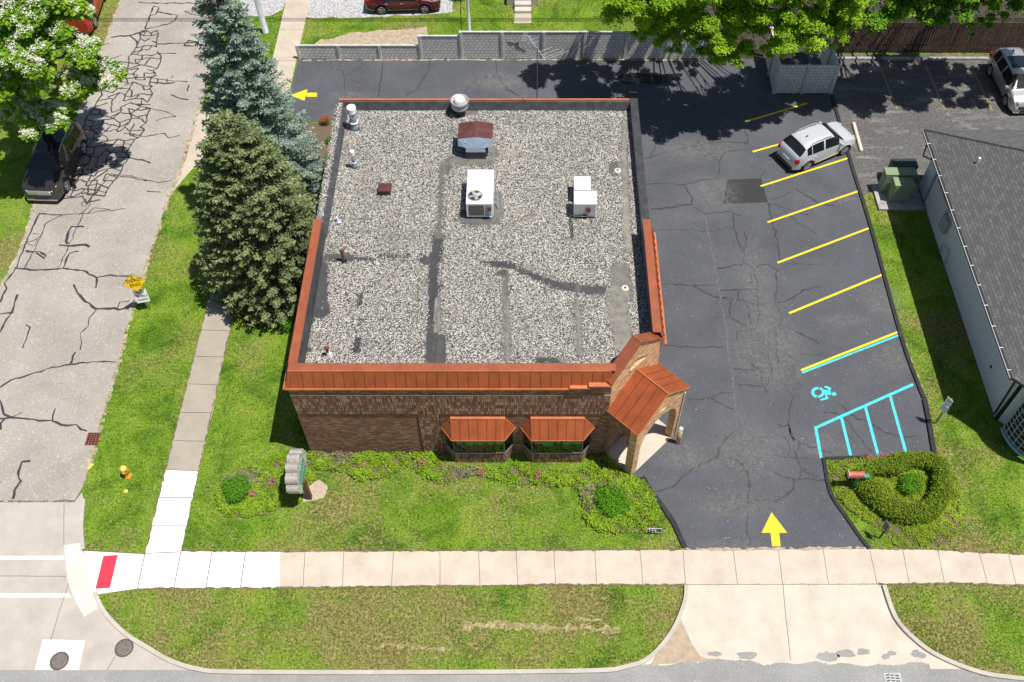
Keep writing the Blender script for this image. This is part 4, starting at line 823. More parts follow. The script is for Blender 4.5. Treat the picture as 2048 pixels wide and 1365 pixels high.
# packaged rooftop unit
x0, y0 = RT(934, 438); x1 = x0+1.20; L_, H_ = 2.15, 1.0; t = thing('rooftop_unit', 'large white rooftop air-conditioning unit with a round fan opening', 'air conditioner', ((x0+x1)/2, y0+1, ZR))
MB().box(x0+.05, x1-.05, y0+.05, y0+L_-.05, ZR, ZR+.14).build('curb', M_blk, t)
b = MB(); b.box(x0, x1, y0, y0+L_, ZR+.14, ZR+H_, .02)
b.build('cabinet', M_wmet, t)
fx_, fy_ = x0+.40, y0+.46; b = MB(); b.lathe([(.33, 0), (.35, .03), (.31, .035)], (fx_, fy_, ZR+H_+.002), 28); b.build('fan_ring', M_gmet, t); MB().lathe([(.30, 0), (.30, .012)], (fx_, fy_, ZR+H_+.026), 24).build('fan_well', M_dark, t)
b = MB()
for k in range(4):
    b.at((fx_, fy_, ZR+H_+.05), rz=R(k*90+20), rx=R(14)); b.box(.05, .27, -.09, .09, 0, .006)
b.at((fx_, fy_, ZR+H_+.04)).lathe([(.07, 0), (.07, .04)], n=12); b.pieces('fan_blade', M_gmet, t)
MB().box(x0+.10, x0+.80, y0-.012, y0, ZR+.24, ZR+H_-.10).build('coil_grille', flat('coil', (.13, .12, .10), .7), t); MB().box(x0+.84, x1-.10, y0-.01, y0, ZR+.2, ZR+H_-.08).build('service_panel', flat('blue_grey_panel', (.32, .36, .45), .5), t)
b = MB(); b.box(x1-.24, x1-.08, y0-.10, y0-.012, ZR+.62, ZR+.86); b.build('disconnect_box', M_rust, t); b = MB(); b.tube([(x1-.16, y0-.06, ZR+.62), (x1-.16, y0-.07, ZR+.25), (x1-.05, y0-.12, ZR+.2)], .02, 6); b.tube([(x1, y0+.9, ZR+.5), (x1+.18, y0+.9, ZR+.5), (x1+.2, y0+.6, ZR+.05)], .025, 6); b.tube([(x1, y0+.7, ZR+.35), (x1+.14, y0+.7, ZR+.35)], .02, 6); b.pieces('conduit', M_galv, t)
# split condensers
x0, y0 = RT(1147, 437); t = thing('air_conditioner', 'white boxy rooftop condenser with a brown control box and pipes in front', 'air conditioner', (x0+.5, y0+.6, ZR), 0, 'pair of small condensers')
MB().box(x0, x0+1.02, y0, y0+.80, ZR+.12, ZR+.95, .015).build('cabinet', M_wmet, t); MB().box(x0+.02, x0+.96, y0-.008, y0, ZR+.16, ZR+.90).build('front_panel', flat('shaded_panel_grey', (.55, .54, .54), .5), t)
MB().box(x0+.05, x0+.92, y0+.03, y0+.55, ZR, ZR+.12).build('curb', M_blk, t); MB().box(x0+.56, x0+.74, y0-.10, y0-.008, ZR+.50, ZR+.78).build('control_box', M_rust, t)
b = MB()
for k in range(3): b.tube([(x0+.5+.1*k, y0-.03, ZR+.3-.05*k), (x0-.05-.05*k, y0-.08, ZR+.28), (x0-.08-.06*k, y0-.12, ZR+.03), (x0-.03-.05*k, y0-1.15-.04*k, ZR+.03)], .016, 6)
b.tube([(x0+.82, y0-.02, ZR+.2), (x0+.82, y0-.35, ZR+.04)], .02, 6); b.pieces('refrigerant_pipe', M_dgrey, t)
y2 = y0+1.02; t = thing('air_conditioner', 'small pale condenser directly behind the condenser with the brown control box', 'air conditioner', (x0+.4, y2+.3, ZR), 0, 'pair of small condensers')
MB().box(x0+.03, x0+.80, y2, y2+.90, ZR+.08, ZR+.78, .015).build('cabinet', M_beige, t); MB().box(x0+.07, x0+.75, y2+.03, y2+.6, ZR, ZR+.08).build('curb', M_blk, t); MB().box(x0+.04, x0+.79, y2-.008, y2, ZR+.1, ZR+.72).build('front_panel', M_gmet, t)
# pipes
def flue(px, py, r, h, lab):
    x, y = RT(px, py); t = thing('flue_pipe', lab, 'flue', (x, y, ZR), 0, 'capped grey flues'); MB().lathe([(r*1.45, 0), (r*1.2, .14*h), (r*1.05, .30*h)], (x, y, ZR), 20).build('flashing', M_pipe, t, smooth=True)
    MB().lathe([(r, .2*h), (r, .8*h)], (x, y, ZR), 20).build('pipe', M_pipe, t, smooth=True); MB().lathe([(r*1.3, 0), (r*1.3, .05)], (x, y, ZR+.3*h), 20).build('collar', M_wmet, t)
    MB().lathe([(r*1.25, .74*h), (r*1.35, .80*h), (r*1.25, .82*h), (r*1.35, .86*h), (r*1.25, .89*h), (r*1.35, .93*h), (r*1.3, h), (r*.9, h+.03)], (x, y, ZR), 24).build('cap', M_wmet, t, smooth=True)
flue(710, 257, .17, 1.35, 'tall thick grey flue with a white ribbed cap in the rear corner of the roof'); flue(710, 335, .085, 1.05, 'thinner grey flue with a white cap, in front of the thick one')
x, y = RT(770, 391); t = thing('roof_hatch_vent', 'small square maroon box vent on the gravel', 'roof vent', (x, y, ZR)); MB().box(x-.26, x+.26, y, y+.45, ZR, ZR+.26).build('curb', M_dgrey, t); MB().box(x-.30, x+.30, y-.04, y+.49, ZR+.26, ZR+.33, .02).build('lid', M_mar, t)
x, y = RT(677, 442); t = thing('vent_pipe', 'short bare metal vent stub near the west roof edge', 'vent pipe', (x, y, ZR)); MB().tube([(x, y, ZR), (x-.05, y, ZR+.25)], .05, 10).build('pipe', M_wmet, t); MB().lathe([(.14, 0), (.06, .05)], (x, y, ZR), 14).build('flashing', M_galv, t)
x, y = RT(688, 522); t = thing('vent_pipe', 'rusty vent pipe standing on a grey membrane patch', 'vent pipe', (x, y, ZR)); MB().tube([(x, y, ZR), (x, y, ZR+.68)], .065, 10).build('pipe', M_rust, t); MB().tube([(x-.1, y, ZR+.68), (x+.09, y, ZR+.72)], .07, 8).build('cap', M_rust, t); MB().lathe([(.14, 0), (.08, .12)], (x, y, ZR), 14).build('boot', M_blk, t)
x, y = RT(659, 711); t = thing('vent_pipe', 'rusty vent pipe with a light metal boot in the front west corner', 'vent pipe', (x, y, ZR)); MB().tube([(x-.02, y, ZR+.1), (x-.04, y, ZR+.52)], .05, 10).build('pipe', M_rust, t); MB().tube([(x-.13, y, ZR+.54), (x+.06, y, ZR+.56)], .075, 8).build('cap', M_rust, t); MB().lathe([(.14, 0), (.08, .22)], (x, y, ZR), 14).build('boot', M_beige, t)
for px, py, lab in ((1009, 545, 'dark roof drain in the middle of the roof'), (1250, 577, 'roof drain in a pale puddle stain by the east parapet'), (1235, 342, 'roof drain ringed by spilled gravel near the rear east corner')):
    x, y = RT(px, py); t = thing('roof_drain', lab, 'drain', (x, y, ZR), 0, 'roof drains'); MB().lathe([(.17, .01), (.15, .05), (.05, .055)], (x, y, ZR), 16).build('strainer', M_iron if px < 1200 else M_tread, t)
    MB().lathe([(.055, .05), (.04, .1)], (x, y, ZR), 10).build('dome', M_dgrey, t)
# aerial
x, y = G(1074, 205, 5.3); y = YB+.1; t = thing('tv_antenna', 'roof television antenna on a rusty mast behind the shop', 'antenna', (x, y, 0))
MB().tube([(x, y, 2.5), (x, y, 8.4)], .028, 6).build('mast', M_rust, t)
b = MB(); zt = 8.35; d = Vector((.62, -1, -.25)).normalized(); c = Vector((x, y, zt)); A = c-d*.9; B_ = c+d*.75; b.tube([tuple(A), tuple(B_)], .02, 6)
for f, ln in ((-.8, .18), (-.6, .22), (-.4, .28), (.2, .7), (.42, .9), (.6, 1.1), (.73, 1.3)):
    p = c+d*f; b.tube([tuple(p), tuple(p+Vector((.85, .48, .02))*ln)], .007, 4); b.tube([tuple(p), tuple(p+Vector((-1.0, .16, .02))*ln)], .006, 4)
for k in range(-3, 4): p = A+Vector((-.12+.02*k, .05*k, .05*k)); b.tube([tuple(p-Vector((.12, 0, 0))), tuple(p+Vector((.12, 0, 0)))], .01, 4)
b.build('elements', flat('aerial_alloy', (.55, .56, .58), .4, .4), t)
# ------------------------------------------------------------------ fences
YFN = G(1000, 118)[1]
q = NM('panel_concrete_textured'); uv = q.UV(); bk = q.n('ShaderNodeTexBrick'); q.l(uv, bk.inputs['Vector']); bk.inputs['Scale'].default_value = 1; bk.inputs['Brick Width'].default_value = .26; bk.inputs['Row Height'].default_value = .2; bk.inputs['Mortar Size'].default_value = .018; bk.inputs['Mortar Smooth'].default_value = .4
bk.inputs['Color1'].default_value = (.72, .71, .68, 1); bk.inputs['Color2'].default_value = (.88, .87, .83, 1); bk.inputs['Mortar'].default_value = (.36, .35, .34, 1)
wv = q.n('ShaderNodeTexWave'); wv.inputs['Scale'].default_value = 3.4; wv.inputs['Distortion'].default_value = 2; q.l(uv, wv.inputs['Vector'])
cc = q.mix(q.ramp(wv.outputs['Fac'], [(.25, .3), (.6, 0.)]), bk.outputs['Color'], (.40, .39, .37)); q.bump(bk.outputs['Fac'], .5, .02); M_panel = q.fin(cc, .92, 0, .2)
xp = [G(599, 118)[0]+2.45*k+(0 if k < 3 else 0) for k in range(11)]; hs = [.95, .95, .95, 1.62, 1.9, 1.9, 1.9, 1.9, 1.9, 1.9]
cf = thing('concrete_fence', 'grey precast concrete panel fence along the rear driveway, low at its left end', 'fence', (xp[0], YFN, 0))
for k in range(10):
    b = MB(); b.box(xp[k]+.06, xp[k+1]-.06, YFN+.02, YFN+.09, .03, hs[k]-.04); b.build('panel', M_panel, cf); MB().box(xp[k]+.05, xp[k+1]-.05, YFN-.0, YFN+.11, hs[k]-.04, hs[k]+.02).build('top_rail', M_cpost, cf)
for k in range(11):
    h = max(hs[max(0, k-1)], hs[min(9, k)])+.04; b = MB(); b.box(xp[k]-.09, xp[k]+.09, YFN-.04, YFN+.14, 0, h, .02); b.build('post', M_cpost, cf)
b = MB()
X5 = xp[5]
for P in ([(.3, 1.25), (.5, 1.15), (.75, 1.1), (.9, .9), (1.15, .72), (1.4, .55)], [(.75, 1.1), (.95, 1.2), (1.0, 1.05)]):
    b.tube([(X5+p[0], YFN+.018, p[1]) for p in P], [.012+.02*(i % 2) for i in range(len(P))], 5)
b.build('crack', M_blk, cf)
xs0, xs1 = G(1547, 188)[0], G(1660, 188)[0]; ye0 = G(1600, 188)[1]; ye1 = ye0+3.4
en = thing('refuse_enclosure', 'grey precast concrete panel enclosure around the blue bin', 'enclosure', ((xs0+xs1)/2, ye0, 0))
xm = (xs0+xs1)/2
for a0, a1 in ((xs0, xm), (xm, xs1)): b = MB(); b.box(a0+.07, a1-.07, ye0+.04, ye0+.12, .05, 2.0); b.build('front_panel', M_panel, en)
for x in (xs0, xs1):
    for k in range(2): b = MB(); b.box(x-.04, x+.04, ye0+.12+k*1.65, ye0+1.6+k*1.65, .05, 1.95); b.build('side_panel', M_panel, en)
    b = MB(); b.box(x-.05, x+.05, ye0+.1, ye1, 1.95, 2.0); b.build('top_rail', M_tread, en)
for x, y in ((xs0, ye0), (xm, ye0), (xs1, ye0), (xs0, ye0+1.68), (xs1, ye0+1.68), (xs0, ye1), (xs1, ye1)): b = MB(); b.box(x-.11, x+.11, y-.03, y+.15, 0, 2.05, .015); b.build('post', M_cpost, en)
dm = thing('waste_container', 'blue waste container with black lids inside the concrete enclosure', 'dumpster', (xs0+1.1, ye0+1.4, 0))
MB().box(xs0+.25, xs0+1.95, ye0+.5, ye0+2.1, .1, 1.25).build('body', M_dblue, dm); b = MB(); b.box(xs0+.23, xs0+1.08, ye0+.55, ye0+2.12, 1.25, 1.30); b.box(xs0+1.12, xs0+1.97, ye0+.55, ye0+2.12, 1.25, 1.30); b.pieces('lid', M_blk, dm)
bb_ = MB().box(xs0+.22, xs0+1.98, ye0+.44, ye0+.52, .9, 1.2).build('lip', M_dblue, dm)
YW = G(1800, 106)[1]; wf = thing('wooden_fence', 'tall dark brown board fence behind the rear parking lot', 'fence', (24, YW, 0)); xw0 = G(1662, 106)[0]; b = MB(); x = xw0; kf = 0
bm_, bs_ = MB(), []
while x < 34:
    wd = .135; o_ = rnd.uniform(-.012, .012); h = 2.15+rnd.uniform(-.03, .03); b.box(x, x+wd, YW+o_, YW+.02+o_, .05, h); x += wd+rnd.uniform(.012, .03)
b.build('boards', M_wfence, wf); b = MB()
for z in (.5, 1.7): b.box(xw0, 34, YW+.035, YW+.08, z, z+.09)
b.build('rail', M_wfence, wf)
for k in range(6): MB().box(xw0+k*2.4, xw0+k*2.4+.09, YW+.08, YW+.17, 0, 2.2).build('post', M_wfence, wf)
for (a, c_, lab) in ((1672, 1750, 'leftmost concrete parking block below the wooden fence'), (1762, 1846, 'second concrete parking block from the bin enclosure'), (1856, 1976, 'long concrete parking block nearest the parked grey crossover')):
    p, p2 = G(a, 119), G(c_, 121); t = MB().box(p[0], p2[0], p[1]-.09, p[1]+.09, .01, .17, .04).build('parking_block', M_cfence); tag(t, lab, 'parking block', 'parking blocks in the rear lot')
p, p2 = Vector(G(1706, 247)), Vector(G(1722, 304)); d = p2-p; a = math.atan2(d.y, d.x); t = MB().at((p.x, p.y, 0), rz=a).box(0, d.length, -.09, .09, .01, .16, .04).build('parking_block', M_tread); tag(t, 'pale concrete parking block just beyond the nose of the silver crossover', 'parking block', 'parking blocks in the rear lot')
# ------------------------------------------------------------------ neighbouring house
HX, HY0, HY1, EZ = 20.87, 22.6, 37.1, 3.6
hs_ = thing('house', 'single-storey house with pale painted brick walls and grey shingle hip roof', 'house', (26, 30, 0)); X2 = 33.
W = [(HX, HY0), (HX+1.75, HY0-1.75), (X2, HY0-1.75), (X2, HY1), (HX, HY1)]
MB().prism(W, 0, EZ-.1).build('wall', M_brickw, hs_)
ex0, ey1, ey0 = 20.15, 37.6, 20.25
k_ = .5; mid = (X2+.7-ex0)/2; rz_ = EZ+k_*mid; pk = ex0+mid
e1, e2 = (ex0, HY0-.25), (ex0+2.1, ey0)
N_ = (ex0, ey1, EZ); NE = (X2+.7, ey1, EZ); SE = (X2+.7, ey0, EZ); E1 = (*e1, EZ); E2 = (*e2, EZ); Rn = (pk, ey1-mid, rz_); Rs = (pk, ey0+mid, rz_)
b = MB(); b.face([E1, Rs, Rn, N_]) if Rs[1] < Rn[1] else b.face([E1, Rn, N_]); b.build('roof', M_shing, hs_) if 0 else None
# peak of the hip
pkz = rz_; ridge_y = (ey0+ey1)/2; A_ = (pk, max(Rs[1], 0), pkz); 
if Rs[1] >= Rn[1]: mid = (ey1-ey0)/2-.01; 
Rn = (ex0+mid, ey1-mid, EZ+k_*mid); Rs = (ex0+mid, ey0+mid, EZ+k_*mid)
b = MB(); b.face([E1, Rs, Rn, N_]); b.face([N_, Rn, (X2+.7, ey1-mid, EZ+k_*mid), NE]); b.face([E1, E2, Rs]); b.face([E2, SE, (X2+.7, ey0+mid, EZ+k_*mid), Rs]); b.face([Rs, (X2+.7, ey0+mid, EZ+k_*mid), (X2+.7, ey1-mid, EZ+k_*mid), Rn])
b.build('roof', M_shing, hs_)
b = MB(); b.prism([e1, e2, (X2+.7, ey0), (X2+.7, ey1), (ex0, ey1)], EZ-.14, EZ-.02); b.build('soffit', M_dgrey, hs_)
b = MB(); ribbon(b, [(ex0-.06, e1[1]), (ex0-.06, ey1+.02)], .13, EZ-.12, .12); b.build('gutter', M_blk, hs_)
b = MB(); b.tube([(ex0-.13, e1[1], EZ), (ex0-.13, ey1, EZ)], .014, 4)
for k in range(13): y = e1[1]+.4+k*1.15; b.box(ex0-.13, ex0+.03, y, y+.03, EZ, EZ+.012)
b.build('gutter_trim', M_wmet, hs_)
b = MB(); b.tube([N_, tuple(Vector(N_).lerp(Vector(Rn), 1))], .07, 6); b.build('hip_cap', M_shing, hs_)
b = MB(); b.tube([(ex0-.05, ey1-.9, EZ-.1), (ex0-.28, ey1-1.4, EZ-.5), (HX-.06, ey1-1.7, EZ-.75), (HX-.06, ey1-1.7, .2)], .045, 6); b.tube([(ex0-.05, e1[1]+.7, EZ-.1), (HX-.07, e1[1]+.55, EZ-.6), (HX-.07, HY0+.12, .2)], .045, 6); b.pieces('downpipe', M_blk, hs_)
b = MB(); b.box(HX-.20, HX, 33.4, 35.4, .9, 2.3); b.build('meter_cabinet', flat('cabinet_grey', (.50, .54, .60), .5), hs_); b = MB(); b.box(HX-.24, HX, 32.7, 33.25, 1.1, 1.9); b.build('meter_box', M_gmet, hs_)
b = MB(); b.tube([(HX-.08, 33.7, 2.3), (HX-.08, 35.9, 3.2)], .06, 6); b.tube([(HX-.08, 35.9, .3), (HX-.08, 35.9, 3.2)], .05, 6); b.tube([(HX-.1, 32.3, .1), (HX-.25, 32.2, .9), (HX-.1, 31.7, 1.0), (HX-.1, 31.4, .1)], .035, 6); b.pieces('conduit', M_gmet, hs_)
MB().box(HX-.03, HX-.001, 24.6, 24.75, 1.0, 1.12).build('outlet', M_blk, hs_)
# curved lattice bay
cxb, cyb = HX+1.8, HY0-.85; ba = thing('lattice_bay', 'rounded bay window covered with pale lattice under the house eave', 'bay window', (cxb, cyb, 0))
rb = 1.75; An = [R(175+k*9.5) for k in range(20)]; b = MB()
for k in range(19): a0, a1 = An[k], An[k+1]; b.face([(cxb+rb*math.cos(a0), cyb+rb*math.sin(a0), .35), (cxb+rb*math.cos(a1), cyb+rb*math.sin(a1), .35), (cxb+rb*math.cos(a1), cyb+rb*math.sin(a1), 3.2), (cxb+rb*math.cos(a0), cyb+rb*math.sin(a0), 3.2)])
b.build('glass', M_dark, ba); b = MB(); b.tube([(cxb+(rb+.05)*math.cos(a), cyb+(rb+.05)*math.sin(a), .3) for a in An], .09, 6); b.build('sill', M_bluefr, ba)
b = MB()
for a in An: b.tube([(cxb+(rb+.03)*math.cos(a), cyb+(rb+.03)*math.sin(a), .35), (cxb+(rb+.03)*math.cos(a), cyb+(rb+.03)*math.sin(a), 3.2)], .016, 4)
for k in range(10): b.tube([(cxb+(rb+.05)*math.cos(a), cyb+(rb+.05)*math.sin(a), .5+k*.29) for a in An], .016, 4)
b.build('lattice', M_lattice, ba); b = MB(); b.box(HX-.04, HX+.1, HY0-.10, HY0+.0, 0, 3.4); b.build('corner_frame', M_blk, ba)
# plumbing vent on the shingles
def roofz(x, y): return EZ+k_*min(x-ex0, ey1-y)
x, y = 22.3, 34.6; 
for _ in range(6): x, y = G(1955, 325, roofz(x, y))
MB().tube([(x, y, roofz(x, y)-.05), (x, y, roofz(x, y)+.30)], .06, 10).build('vent_pipe', M_wmet, None); o = bpy.context.scene.collection.objects[-1]; tag(o, 'white plastic vent pipe on the grey shingle roof', 'vent pipe')
# ------------------------------------------------------------------ utility cabinets
pd = MB().box(18.35, 20.75, 35.35, 37.2, 0, .14).build('concrete_pad', M_cfence); tag(pd, 'concrete pad under the green utility cabinets', 'pad')
def cab(lab, x0, x1, y0, y1, h, mat, z0=.145, extra=0):
    t = thing('utility_cabinet', lab, 'utility cabinet', ((x0+x1)/2, (y0+y1)/2, z0), 0, 'utility cabinets by the house')
    MB().box(x0+.02, x1-.02, y0+.02, y1-.02, z0, z0+h-.06).build('body', mat, t); MB().box(x0, x1, y0, y1, z0+h-.06, z0+h, .015).build('lid', mat, t)
    MB().box(x0+.05, x1-.05, y0-.0, y0+.018, z0+.1, z0+h-.12).build('door', mat, t)
    if extra: MB().box(x0+.42, x0+.62, y0+.12, y1-.08, z0+h, z0+h+.03).build('hatch', mat, t); MB().box(x0+.1, x0+.3, y0-.02, y0, z0+.22, z0+.26).build('handle', M_sgrey, t)
cab('light green utility cabinet nearest the camera with a small hatch on top', 18.95, 19.98, 35.85, 36.5, 1.2, M_tgreen, extra=1)
cab('wider green utility cabinet behind the one with the hatch', 18.6, 20.25, 36.56, 37.12, 1.3, M_tgreen); cab('dark utility cabinet standing farthest back beside the asphalt', 19.25, 20.6, 37.45, 38.1, 1.15, M_tdark, .0)
# ------------------------------------------------------------------ street things
def signpost(name, lab, x, y, h, mat, r=.03, group=None, cat='sign'):
    t = thing(name, lab, cat, (x, y, 0), 0, group); MB().box(x-r, x+r, y-r*.7, y+r*.7, 0, h).build('post', mat, t); return t
x, y = G(297, 617); t = signpost('road_sign', 'yellow diamond DEAD END sign above a white NO THRU TRAFFIC plate on the verge', x, y, 2.6, M_sgrey); ry_ = R(14)
Ms = Matrix.Translation((x, y-.04, 2.03)) @ Matrix.Rotation(R(16), 4, 'Z') @ Matrix.Rotation(R(77), 4, 'X')
def plate(name, P, Mx, mat, parent, th=.012):
    b = MB(); b.M = Mx; b.prism(P, -th, 0); return b.build(name, mat, parent)
s = .54
plate('sign_plate', [(0, s), (-s, 0), (0, -s), (s, 0)], Ms, M_signb, t); plate('sign_face', [(0, s-.025), (-s+.025, 0), (0, -s+.025), (s-.025, 0)], Ms @ Matrix.Translation((0, 0, .013)), M_signy, t)
text('lettering', 'DEAD', .25, M_signb, t, Ms @ Matrix.Translation((0, .13, .018)), False); text('lettering', 'END', .25, M_signb, t, Ms @ Matrix.Translation((0, -.13, .018)), False)
Ms2 = Matrix.Translation((x, y-.04, 1.02)) @ Matrix.Rotation(R(14), 4, 'Z') @ Matrix.Rotation(R(77), 4, 'X')
plate('sign_plate', [(-.30, -.38), (.30, -.38), (.30, .38), (-.30, .38)], Ms2, M_signw, t)
for k, (s_, sz) in enumerate((('NO', .22), ('THRU', .20), ('TRAFFIC', .14))): text('lettering', s_, sz, M_signb, t, Ms2 @ Matrix.Translation((0, .22-.22*k, .006)), False)
x, y = G(1871, 847); t = signpost('parking_sign', 'two white sign plates, seen from behind, on a brown post by the black kerb', x, y, 2.05, M_wood, .035)
Mr = Matrix.Translation((x-.03, y, 0)) @ Matrix.Rotation(math.atan2(-.5, -.87)+math.pi/2, 4, 'Z') @ Matrix.Rotation(R(90), 4, 'X')
plate('sign_plate', [(-.17, 1.06), (.17, 1.06), (.17, 1.53), (-.17, 1.53)], Mr @ Matrix.Translation((0, 0, .04)), M_signw, t); plate('sign_plate', [(-.16, 1.58), (.16, 1.58), (.16, 2.06), (-.16, 2.06)], Mr @ Matrix.Translation((0, 0, .04)), M_signw, t)
plate('marking', [(-.1, 1.86), (.1, 1.86), (.1, 1.9), (-.1, 1.9)], Mr @ Matrix.Translation((0, 0, .054)), M_bluefr, t)
x, y = G(1758, 1076); t = signpost('driveway_sign', 'small grey lettered plate on a short dark post between the drive and the hedge', x+.02, y, 1.4, M_blk, .03)
Mr = Matrix.Translation((x, y, 0)) @ Matrix.Rotation(math.atan2(.3, .95)-math.pi/2+R(180)*0, 4, 'Z') @ Matrix.Rotation(R(90), 4, 'X')
for sg in (1, -1):
    pass
plate('sign_plate', [(-.17, .80), (.17, .80), (.17, 1.45), (-.17, 1.45)], Mr @ Matrix.Translation((0, 0, .05)), M_sgr, t)
for k in range(5): plate('marking', [(-.12+.02*(k % 2), .90+.1*k), (.12-.03*(k % 3), .90+.1*k), (.12-.03*(k % 3), .94+.1*k), (-.12+.02*(k % 2), .94+.1*k)], Mr @ Matrix.Translation((0, 0, .054)), M_signb, t, .002)
x, y = G(1307, 1069); t = thing('yard_sign', 'small black lawn sign with white script standing in the grass by the bed', 'yard sign', (x, y, 0)); Mr = Matrix.Translation((x, y, 0)) @ Matrix.Rotation(R(-2), 4, 'Z') @ Matrix.Rotation(R(90), 4, 'X')
plate('panel', [(-.30, .10), (.30, .10), (.30, .56), (-.30, .56)], Mr, M_signw, t); plate('face', [(-.275, .125), (.275, .125), (.275, .535), (-.275, .535)], Mr @ Matrix.Translation((0, 0, .004)), M_signb, t, .003)
b = MB(); b.M = Mr @ Matrix.Translation((0, 0, .008))
for P in ([(-.24, .47), (-.19, .50), (-.2, .40), (-.23, .33), (-.17, .36)], [(-.12, .50), (-.08, .46), (-.12, .40), (-.05, .42)], [(-.02, .46), (.02, .5), (.0, .38), (.06, .36), (.08, .42)]): b.tube([(p[0], p[1], 0) for p in P], .012, 4)
b.prism([(.02, .2), (.24, .2), (.24, .28), (.02, .28)], 0, .003); b.prism([(-.1, .18), (-.02, .18), (-.02, .26), (-.1, .26)], 0, .003); b.build('lettering', M_signw, t)
b = MB(); b.tube([(x-.2, y, 0), (x-.2, y, .12)], .008, 4); b.tube([(x+.2, y, 0), (x+.2, y, .12)], .008, 4); b.pieces('stake', M_sgrey, t)
# hydrant and curb stop
x, y = G(257, 952); t = thing('fire_hydrant', 'yellow and orange fire hydrant on the corner lawn', 'hydrant', (x, y, 0)); MB().lathe([(.17, 0), (.17, .06), (.12, .08), (.11, .42), (.16, .44), (.16, .48)], (x, y, 0), 18).build('barrel', M_hydo, t, smooth=True)
MB().lathe([(.15, .48), (.15, .62), (.17, .63), (.14, .72), (.06, .80), (.035, .81), (.035, .86)], (x, y, 0), 18).build('bonnet', M_hyd, t, smooth=True)
for k, (dx_, dy_, r) in enumerate(((.19, 0, .05), (-.19, 0, .05), (0, -.19, .065))): MB().tube([(x, y, .55), (x+dx_, y+dy_, .55)], r, 10).build('outlet_cap', M_hydo if k < 2 else M_hyd, t)
x, y = G(252, 983); o = MB().lathe([(.09, 0), (.09, .035), (.06, .045)], (x, y, 0), 14).build('valve_cap', M_hyd); tag(o, 'small round yellow valve cap in the lawn below the hydrant', 'valve cap')
x, y = G(181, 934); o = MB().at((x, y, 0), rz=R(60)).box(-.16, .16, -.06, .06, 0, .08, .02).build('curb_marker', M_hyd); tag(o, 'small yellow block lying at the kerb edge near the hydrant', 'marker')
for px, py, r, lab in ((248.5, 1296, .36, 'round cast-iron manhole cover in the concrete beside the curved kerb'), (119, 1322, .36, 'round cast-iron manhole cover in the white stop patch')):
    x, y = G(px, py); t = thing('manhole_cover', lab, 'manhole cover', (x, y, .012), 0, 'manhole covers at the junction'); MB().lathe([(r, 0), (r, .012), (r-.05, .012)], (x, y, .010), 32).build('frame', M_iron, t)
    MB().lathe([(r-.07, 0), (r-.07, .008), (r-.12, .013)], (x, y, .020), 32).build('cover', flat('worn_iron', (.24, .2, .18), .5, .4, .3, 18), t)
x, y = G(186, 878); t = thing('storm_drain', 'rusty rectangular grate drain at the side street edge', 'drain grate', (x, y, .01)); b = MB(); b.box(x-.28, x+.28, y-.32, y+.32, .005, .012); b.build('pit', M_blk, t); b = MB()
for k in range(5): b.box(x-.28+k*.13, x-.28+k*.13+.045, y-.32, y+.32, .012, .03)
for k in range(7): b.box(x-.28, x+.285, y-.32+k*.1, y-.32+k*.1+.03, .013, .028)
b.build('grate', M_rust, t)
x, y = G(1787, 1364); t = thing('storm_drain', 'grey slotted drain grate in the main road at the bottom edge', 'drain grate', (x, y, .01)); MB().box(x-.32, x+.32, y-.4, y+.33, .014, .022).build('frame', M_gmet, t); b = MB()
for k in range(6):
    for s in range(3): yy = y-.3+k*.105; xx = x-.25+s*.18; b.face([(xx, yy, .024), (xx+.14, yy-.02*(s-1), .024), (xx+.14, yy+.045-.02*(s-1), .024), (xx, yy+.045, .024)])
b.pieces('slot', M_blk, t)
x, y = G(1355, 886); t = thing('bollard', 'weathered cream steel bollard beside the porch pillar', 'bollard', (x, y, 0)); MB().lathe([(.10, 0), (.10, 1.22)], (x, y, 0), 18).build('post', flat('rusty_cream', (.55, .38, .2), .7, 0, .45, 9), t, smooth=True); MB().lathe([(.105, 1.22), (.105, 1.25), (.06, 1.30)], (x, y, 0), 18).build('cap', M_tread, t, smooth=True)
x, y = G(1706, 974); t = thing('mailbox', 'faded red mailbox on a teal post with a side arm at the hedge corner', 'mailbox', (x, y, 0)); MB().box(x-.05, x+.05, y-.05, y+.05, 0, .95).build('post', M_teal, t); MB().box(x-.08, x+.42, y-.05, y+.05, .86, .96).build('arm', M_teal, t)
b = MB().at((x-.16, y+.02, 1.0)); b.tube([(-.32, 0, .1), (.32, 0, .1)], .13, 12); b.box(-.32, .32, -.13, .13, 0, .1); b.build('box', M_mbox, t); MB().at((x-.16, y+.02, 1.0)).box(-.345, -.322, -.15, .15, -.01, .24).build('door', M_tread, t)
MB().box(x+.2, x+.42, y-.09, y+.09, .96, 1.02).build('plate', M_teal, t)
# monument sign
t = thing('shop_sign', 'scalloped two-sided shop sign with teal lettering on a brown post by the wall corner', 'sign', (-9.5, 18.9, 0)); X0, X1 = -9.86, -9.36
out_ = []
def bump_(cy, cz, r, a0, a1): return [(cy+r*math.cos(R(a)), cz+r*math.sin(R(a))) for a in np.linspace(a0, a1, 9)]
out_ = [(18.15, 1.35)]+[(18.05, 1.6)]+bump_(18.17, 1.85, .2, 230, 110)+bump_(18.36, 2.24, .21, 215, 85)+bump_(18.76, 2.46, .22, 190, 30)+bump_(19.2, 2.42, .22, 150, 0)+bump_(19.57, 2.18, .21, 120, -30)+bump_(19.72, 1.8, .2, 75, -65)+[(19.6, 1.45), (19.5, 1.35)]
b = MB(); n = len(out_); a_ = b.v([(X0, p[0], p[1]) for p in out_]); c_ = b.v([(X1, p[0], p[1]) for p in out_])
for i in range(n): b.F.append((a_+i, a_+(i+1) % n, c_+(i+1) % n, c_+i))
b.build('cabinet', M_scal, t)
